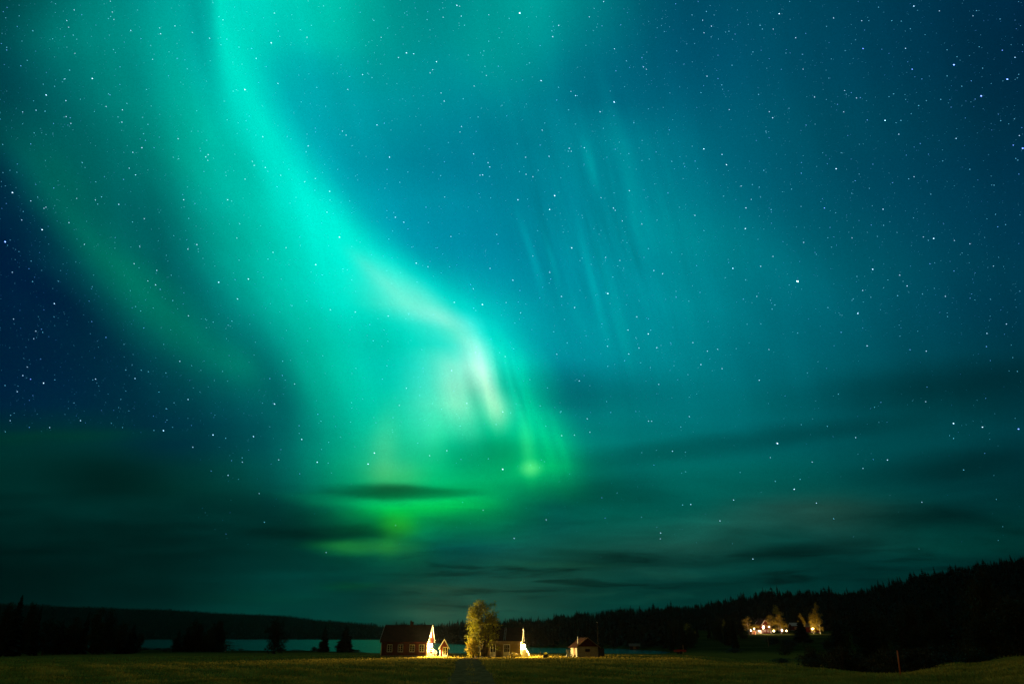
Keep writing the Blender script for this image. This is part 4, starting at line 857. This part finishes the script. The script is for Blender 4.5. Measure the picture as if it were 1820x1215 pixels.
def lobes_round(seed, n=9, w=.30, z0=.30, z1=.92, asp=.16):
    g = random.Random(seed); out = []
    for i in range(n):
        t = (i + g.random() * .6) / n; z = z0 + (z1 - z0) * t; rr = w * math.sin(math.pi * min(1, .28 + .72 * t) ** 1.1) ** .7 if t < 1 else .1
        a = g.uniform(0, 6.28); off = rr * g.uniform(.2, .7); out.append((math.cos(a) * off, math.sin(a) * off, z, rr * g.uniform(.45, .8) + .03, rr * g.uniform(.45, .8) + .03, asp * g.uniform(.6, 1.)))
    return out
def stems(n, seed, spread=.06):
    g = random.Random(seed); return [(g.uniform(-.01, .01) * n, g.uniform(-.01, .01) * n, g.uniform(-spread, spread), g.uniform(-spread, spread), g.uniform(.8, .93)) for _ in range(n)]
for i in range(4): TPL['broad%d' % i] = (limb_mesh('trunk', .016, stems(1 + i % 2, i), 60 + i), leaf_mesh('crown', lobes_round(80 + i, 13, (.30, .36, .26, .32)[i], .12), 4200, .024, 90 + i), 'bark', 'darkleaf')
for i in range(3): TPL['birch%d' % i] = (limb_mesh('trunk', .013, stems(1, 7 + i, .03), 70 + i), leaf_mesh('crown', lobes_round(180 + i, 11, (.17, .24, .30)[i], .16, .95, .10), 2600, .017, 190 + i), 'birchbark', 'birchleaf')
for i in range(2): TPL['bush%d' % i] = (limb_mesh('stem', .02, stems(5, 17 + i, .3), 270 + i, 4, .2), leaf_mesh('foliage', lobes_round(280 + i, 9, .5, .15, .85, .2), 900, .05, 290 + i), 'bark', 'darkleaf')
for k, (tr, cr, a, b) in TPL.items(): tr.materials.append(MT[a]); cr.materials.append(MT[b])
NAMES = {'spruce': ('spruce_tree', 'spruce tree'), 'broad': ('broadleaf_tree', 'tree'), 'birch': ('birch_tree', 'birch tree'), 'bush': ('bush', 'bush')}
def plant(kind, g, h, w=None, label='', group=None, crown_mat=None, rot=None):
    """w: width of the whole crown in metres (None: natural)"""
    tr, cr, _, _ = TPL[kind]; base = kind.rstrip('0123456789'); nm, cat = NAMES[base]
    nat = {'spruce': .34, 'broad': .62, 'birch': .42, 'bush': 1.0}[base]
    sx = h if w is None else w / nat
    o = bpy.data.objects.new(nm, None); COL.objects.link(o); o.location = g - Vector((0, 0, .02 * h)); o.scale = (sx, sx, h); o.rotation_euler.z = random.uniform(0, 6.28) if rot is None else rot
    tag(o, label, cat, group)
    for me, pn in ((tr, 'stem' if base == 'bush' else 'trunk'), (cr, 'foliage' if base == 'bush' else 'crown')):
        c = bpy.data.objects.new(pn, me); COL.objects.link(c); c.parent = o
        if crown_mat and me is cr: c.material_slots[0].link = 'OBJECT'; c.material_slots[0].material = MT[crown_mat]
    return o
def tree_at(kind, px, top, r, wpx=None, label='', group=None, crown_mat=None):
    g = stand(px, r)
    if g.z < LAKE: g.z = LAKE + .1
    t = P(px, top, g.y); h = max(t.z - g.z, .5); w = None if wpx is None else wpx / F * (g.y * CT) * 1.0
    return plant(kind, g, h, w, label, group, crown_mat)

# the tall tree between the houses
def big_tree():
    Y_ = 148.5; x0 = PX(857, Y_); g = Vector((x0, Y_, gz(x0, Y_))); k = 1 / F * (Y_ * CT - 1)
    root = empty('tall_tree', g, 0, label='tall leafy autumn tree between the two houses, crown lit yellow from the left', cat='tree')
    def lob(px, py, rx, ry): p = P(px, py, Y_) - g; return (p.x, random.uniform(-.8, .8), p.z, rx * k, rx * k * .9, ry * k)
    lb = [lob(*q) for q in [(852, 1073, 10, 8), (861, 1084, 9, 9), (874, 1080, 8, 12), (842, 1085, 9, 8), (838, 1095, 9, 9), (884, 1104, 5, 9), (846, 1088, 12, 10), (858, 1096, 14, 12), (874, 1098, 12, 12), (843, 1102, 12, 11), (857, 1112, 15, 12), (875, 1114, 12, 12), (842, 1118, 13, 10), (852, 1128, 15, 9), (868, 1128, 13, 9), (878, 1130, 8, 8), (828.5, 1130, 4, 4), (836, 1133, 7, 7), (874, 1143, 11, 6), (883, 1146, 5, 5), (852, 1138, 10, 7)]]
    tm = limb_mesh('trunk', .20, [(-.25, 0, -.9, .2, 9.4), (.15, .1, .9, 0, 9.2), (.5, -.1, 1.9, .3, 8.0), (.0, .3, -.2, .5, 10.3)], 5, 9, .28)
    tm.materials.append(MT['bark']); link_mesh('trunk', tm, None, root)
    me = leaf_mesh('crown', lb, 6800, .19, 11, .45, .15, 20, 1.7); me.materials.append(MT['leaf']); link_mesh('crown', me, None, root)
    # bright shrub at its left foot
    x0 = PX(842, 149.5); g2 = Vector((x0, 146.5, gz(x0, 146.5))); r2 = empty('leafy_shrub', g2, 0, label='bushy yellow-green shrub glowing in lamplight at the left foot of the tall tree', cat='shrub')
    def lo2(px, py, rx, ry): p = P(px, py, 149.5) - g2; return (p.x, random.uniform(-.4, .4), max(p.z, .3), rx * k, rx * k, ry * k)
    l2 = [lo2(*q) for q in [(838, 1146, 8, 6), (846, 1143, 8, 7), (834, 1154, 7, 5), (843, 1154, 10, 7), (851, 1152, 6, 8), (838, 1161, 6, 5), (847, 1161, 8, 5), (841, 1137, 6, 4)]]
    sm = limb_mesh('stem', .05, [(0, 0, -.8, .2, 2.6), (.1, 0, .3, -.2, 3.0), (-.1, .1, .9, .1, 2.4), (0, -.1, -.2, .3, 2.8)], 8, 4, .2); sm.materials.append(MT['bark']); link_mesh('stem', sm, None, r2)
    me = leaf_mesh('foliage', l2, 3600, .13, 12, .2); me.materials.append(MT['shrubleaf']); link_mesh('foliage', me, None, r2)
big_tree()
# low bushes by the yard
x0 = PX(805, 152)
for px, Y_, h, w, lab in ((803, 154, .75, 2.2, 'low reddish bush just right of the tiny red hut'), (815, 154, .65, 2.4, 'low reddish bush left of the tall tree, in the lamplight'), (910, 146.5, 1.1, 2.4, 'small leafy bush in front of the pale house wall near the lamp')):
    x = PX(px, Y_); plant('bush%d' % (px % 2), Vector((x, Y_, gz(x, Y_))), h, w, lab, crown_mat='birchleaf')

# single trees on the left shore
tree_at('broad1', 490, 1093, 232, 36, 'dark round-topped tree alone on the lake shore left of the red house')
tree_at('spruce1', 577.5, 1111, 300, 28, 'slim dark spruce on the shore, left of the wide one')
tree_at('spruce2', 615, 1110, 300, 36, 'wide dark spruce on the shore nearest the red house')
tree_at('bush0', 561, 1147, 320, 14, 'thin bare-looking bush left of the slim shore spruce', crown_mat='darkleaf')
tree_at('birch2', 405, 1136, 320, 26, 'small spreading tree at the end of the left shore wood', crown_mat='darkleaf')
lw = [(4, 1066, 230, 'broad0', 30), (22, 1054, 236, 'spruce2', 40), (45, 1064, 245, 'broad2', 36), (62, 1070, 250, 'spruce0', 22), (84, 1096, 255, 'broad1', 40), (108, 1100, 262, 'spruce1', 20), (128, 1092, 262, 'broad3', 40), (150, 1085, 262, 'spruce0', 24), (171, 1075, 258, 'broad0', 34), (191, 1078, 262, 'broad3', 32), (214, 1100, 268, 'broad1', 36), (236, 1106, 270, 'spruce2', 26), (250, 1122, 285, 'broad2', 26),
      (300, 1150, 330, 'bush1', 20), (318, 1128, 330, 'broad0', 26), (334, 1112, 325, 'spruce0', 22), (352, 1104, 322, 'broad2', 32), (372, 1112, 322, 'broad1', 30), (388, 1122, 325, 'spruce1', 20), (396, 1140, 330, 'bush0', 20)]
for i, (px, tp, r, kd, w) in enumerate(lw):
    lab = {22: 'tallest dark spruce at the far left edge of the lake wood', 4: 'dark leafy tree cut by the left edge of the picture', 171: 'taller round-headed tree in the left shore wood, left of its twin', 191: 'round-headed tree in the left shore wood, right of its taller twin', 352: 'tallest tree of the small wood right of the lake gap'}.get(px, 'dark tree or bush merging into the unlit wood on the left shore')
    tree_at(kd, px, tp, r, w, lab, 'trees of the left shore wood')
for i in range(34):
    px = random.uniform(-60, 250) if i < 22 else random.uniform(310, 400); r = random.uniform(265, 300) if px < 260 else random.uniform(325, 345)
    tree_at(random.choice(['broad0', 'broad1', 'broad2', 'broad3', 'spruce0', 'spruce2']), px, random.uniform(1096, 1128), r, random.uniform(18, 36), 'dark tree or bush merging into the unlit wood on the left shore', 'trees of the left shore wood')
for i in range(26):
    px = random.choice([random.uniform(410, 655), random.uniform(255, 320)]); sn = 6.5 / math.tan(R((np.interp(px, SHN_P, SHN_Y) - 1130) / DEG)) - 14
    tree_at('bush%d' % (i % 2), px, random.uniform(1149, 1154.5), sn, random.uniform(10, 26), 'low dark bush at the water line of the left shore', 'low bushes along the left shore')
# trees lit by the farm lamps
tree_at('birch2', 1331, 1094, 507, 26, 'leaning yellow tree, leftmost of those lit by the farm lamps')
tree_at('birch1', 1371, 1090, 512, 22, 'yellow-lit birch directly right of the red farmhouse')
tree_at('birch2', 1389, 1088, 508, 17, 'rounded bright yellow birch, second tree right of the farmhouse')
tree_at('birch0', 1428, 1088, 507, 14, 'dim yellowish birch just left of the red barn')
tree_at('birch0', 1446.5, 1086, 505, 14, 'short slim yellow birch beside the tallest lit one')
tree_at('birch0', 1458, 1068, 503, 20, 'tallest slim yellow birch at the right end of the lit farm')
tree_at('birch1', 1386, 1072, 545, 22, 'brownish dim tree rising behind the yellow birches of the farm')
tree_at('birch1', 1222, 1104, 380, 22, 'brownish birch faintly lit in the dark wood left of the farm', crown_mat='birchleaf')
tree_at('birch0', 1289, 1098, 380, 12, 'slim faintly lit birch halfway between the trailer and the farm')
tree_at('spruce2', 1425, 1096, 400, 34, 'dark spruce in front of the farm, between the round yellow birch and the barn', crown_mat='needle')
tree_at('bush1', 1390, 1141, 235, 30, 'dark bush on the meadow straight below the farm lights')
tree_at('bush0', 1300, 1150, 260, 40, 'low dark bush at the meadow edge left of the farm')
for i in range(15):
    px = random.uniform(1325, 1500)
    if abs(px - 1358) < 8: continue
    tree_at(random.choice(['broad0', 'broad2', 'bush0', 'bush1', 'spruce2']), px, random.uniform(1130, 1142), random.uniform(290, 440), random.uniform(12, 30), 'dark tree or bush dotted over the unlit meadow below the farm', 'trees on the meadow below the farm')
big = [(1772, 1003, 150, 'broad0', 74, 'huge faint tree at the right edge, tallest of the right-hand wood'), (1808, 1050, 120, 'broad1', 84, 'broad dim tree cut by the right edge of the picture'), (1745, 1080, 135, 'broad3', 52, 'dim tree just left of the huge tree at the right edge')]
for px, tp, r, kd, w, lab in big: tree_at(kd, px, tp, r, w, lab, crown_mat='darkleaf')
hid = 'dark tree merging into the unlit wood on the right hillside'
for i in range(120):
    u = random.random()
    if u < .42: px = random.uniform(1075, 1322); r = random.uniform(300, 480) if px > 1180 else random.uniform(440, 520); tp = 1150 - (random.uniform(30, 62) if px > 1180 else random.uniform(25, 45))
    elif u < .80: px = random.uniform(1478, 1740); r = random.uniform(150, 420); tp = random.uniform(1068, 1128) - (px - 1478) * .05
    elif u < .9: px = random.uniform(1722, 1900); r = random.uniform(170, 300); tp = random.uniform(1030, 1100)
    else: px = random.uniform(1340, 1480); r = random.uniform(560, 640); tp = random.uniform(1072, 1088)
    if 1490 < px < 1520 and r > 180: continue
    tree_at(random.choice(['spruce0', 'spruce1', 'spruce2', 'broad0', 'broad1', 'broad2', 'broad3']), px, tp, r, None, hid, 'trees of the right hillside wood')
for i in range(46):
    px = random.uniform(1380, 1745); e = np.interp(px, [1380, 1480, 1550, 1640, 1745], [135, 104, 90, 104, 114]); r = e * random.uniform(1.0, 1.5)
    tree_at('bush%d' % (i % 2), px, random.uniform(1138, 1172), r, random.uniform(30, 70), 'dark bush in the unlit thicket behind the right-hand field', 'bushes behind the right-hand field')

# far-off woods: one mass of conifers
def far_wood():
    g = np.random.default_rng(5); V = []; Fc = []; base = 0; unit = []
    for s in range(6):
        rr = random.Random(300 + s); v = []; f = []; W_ = 9
        for i in range(W_):
            t = i / (W_ - 1); z = .12 + .84 * t; rad = (.19 if s < 4 else .26) * (1 - t) ** (.9 if s < 4 else .55) + .012
            for k in range(6):
                a = rr.uniform(0, 6.28); l = rad * rr.uniform(.6, 1.25); w = l * .45 + .01; b = len(v); ca, sa = math.cos(a), math.sin(a)
                v += [(0, 0, z + .07), (ca * l - sa * w, sa * l + ca * w, z - .04), (ca * l + sa * w, sa * l - ca * w, z - .05 - .02 * rr.random())]; f.append((b, b + 1, b + 2))
        b = len(v); v += [(-.02, 0, -.05), (.02, 0, -.05), (0, 0, 1.)]; f.append((b, b + 1, b + 2)); unit.append((np.array(v), np.array(f)))
    P_, R_, H_ = [], [], []
    def addt(p, r, h): P_.append(p); R_.append(r); H_.append(h)
    for p in np.arange(-260, 2080, 2.3):
        rd = np.interp(p, RD_P, RD_D)
        for k in range(3): addt(p + g.uniform(-3, 3), rd * (1 - .10 * g.random() ** 2) + g.uniform(-20, 10), 0)
    for i in range(9500):
        p = g.uniform(-260, 2080); rd = np.interp(p, RD_P, RD_D); sf = 6.5 / np.tan(np.radians((np.interp(p, SHF_P, SHF_Y) - 1130) / DEG)) if p < 1190 else 540
        r = sf + 8 + (rd - sf) * g.random() ** .9; addt(p, r, 0)
    P_, R_ = np.array(P_), np.array(R_); t = (P_ - 910) / 1320; Yc = R_ / np.sqrt(1 + t * t); Xc = t * Yc; Z = height(Xc, Yc)
    keep = (Z > LAKE + .2) & ~((P_ > 1318) & (P_ < 1475) & (R_ < 560)); P_, R_, Xc, Yc, Z = [q[keep] for q in (P_, R_, Xc, Yc, Z)]
    hh = np.interp(R_, [400, 1000, 1600, 3000], [12, 12.5, 12, 9]) * g.uniform(.55, 1.1, len(P_)) * np.where(g.random(len(P_)) < .06, 1.35, 1.)
    hh = hh * np.where((P_ < 700), .7, 1.) * (1 + .10 * np.sin(P_ * .11 + 2 * np.sin(P_ * .043)) + .05 * np.sin(P_ * .37))
    for i in range(len(P_)):
        u = unit[g.integers(0, 6)]; a = g.uniform(0, 6.28); c, s = math.cos(a), math.sin(a); v = u[0] * hh[i]
        V.append(np.stack([v[:, 0] * c - v[:, 1] * s + Xc[i], v[:, 0] * s + v[:, 1] * c + Yc[i], v[:, 2] + Z[i] - .3], -1)); Fc.append(u[1] + base); base += len(v)
    o = link_mesh('far_forest', mesh_np('far_forest', np.vstack(V), np.vstack(Fc), 3), MT['needle']); tag(o, 'dark conifer forest covering the hills beyond the lake and farm', 'forest', kind='stuff')
far_wood()

# meadow grass
def grass():
    g = np.random.default_rng(9); n = 260000
    r = 1 / g.uniform(1 / 122., 1 / 44., n); r[: n // 6] = g.uniform(118, 175, n // 6); p = g.uniform(-90, 1910, n); t = (p - 910) / 1320; y = r / np.sqrt(1 + t * t); x = t * y
    tx = -.055 * y + .25 * np.sin(y * .045); dx = np.abs(x - tx); mid = dx < .42
    keep = ((dx > 1.85 * (1.02 - .0018 * y) + .2 * np.sin(y * 1.7)) | (mid & (g.random(n) < .6))) & ~((y > 148.5) & (x > -30) & (x < 3)) & ~((y > 149) & (x > 11) & (x < 19))
    # patchy growth
    pat = np.sin(x * .31 + 2 * np.sin(y * .17)) * np.cos(y * .23 + 1.5 * np.sin(x * .13)) + .6 * np.sin(x * 1.1 + y * .7)
    keep &= g.random(n) < np.clip(.62 + .35 * pat, .15, 1); x, y, r, mid, pat = [q[keep] for q in (x, y, r, mid, pat)]; n = len(x); z = height(x, y)
    h = g.uniform(.10, .26, n) * np.where(mid[: n], .6, 1) * (1 + .35 * np.clip(pat, -1, 1)); tall = g.random(n) < .04; h = np.where(tall, h * 1.7, h)
    wd = np.where(tall, .02, .03 + .0007 * r) * g.uniform(.6, 1.3, n); a = g.uniform(0, 6.28, n); b = g.uniform(0, 6.28, n); ln = h * g.uniform(.15, .7, n)
    v = np.stack([np.stack([x - np.cos(a) * wd, y - np.sin(a) * wd, z - .03], -1), np.stack([x + np.cos(a) * wd, y + np.sin(a) * wd, z - .03], -1), np.stack([x + np.cos(b) * ln, y + np.sin(b) * ln, z + h], -1)], 1).reshape(-1, 3)
    m = mat('grass_blades', (.26, .20, .026), (.48, .34, .06), .35, .8, spec=.03, trans=.5, contrast=(.35, .6), detail=6)
    o = link_mesh('meadow_grass', mesh_np('meadow_grass', v, np.arange(3 * n).reshape(-1, 3), 3), m); tag(o, 'short uneven meadow grass covering the field', 'grass', kind='stuff')
grass()

# faint night haze in the air over the whole valley
hz = MB(); hz.box(-9500, 9500, -9500, 9500, -12, 260)
hm = bpy.data.materials.new('night_haze'); hm.use_nodes = True; ht_ = hm.node_tree; ht_.nodes.clear()
pv = ht_.nodes.new('ShaderNodeVolumePrincipled'); pv.inputs['Color'].default_value = (.9, .9, .9, 1); pv.inputs['Density'].default_value = 1.8e-5; pv.inputs['Anisotropy'].default_value = .8
oo = ht_.nodes.new('ShaderNodeOutputMaterial'); ht_.links.new(pv.outputs[0], oo.inputs['Volume'])
tag(hz.build('haze', hm), kind='stuff')
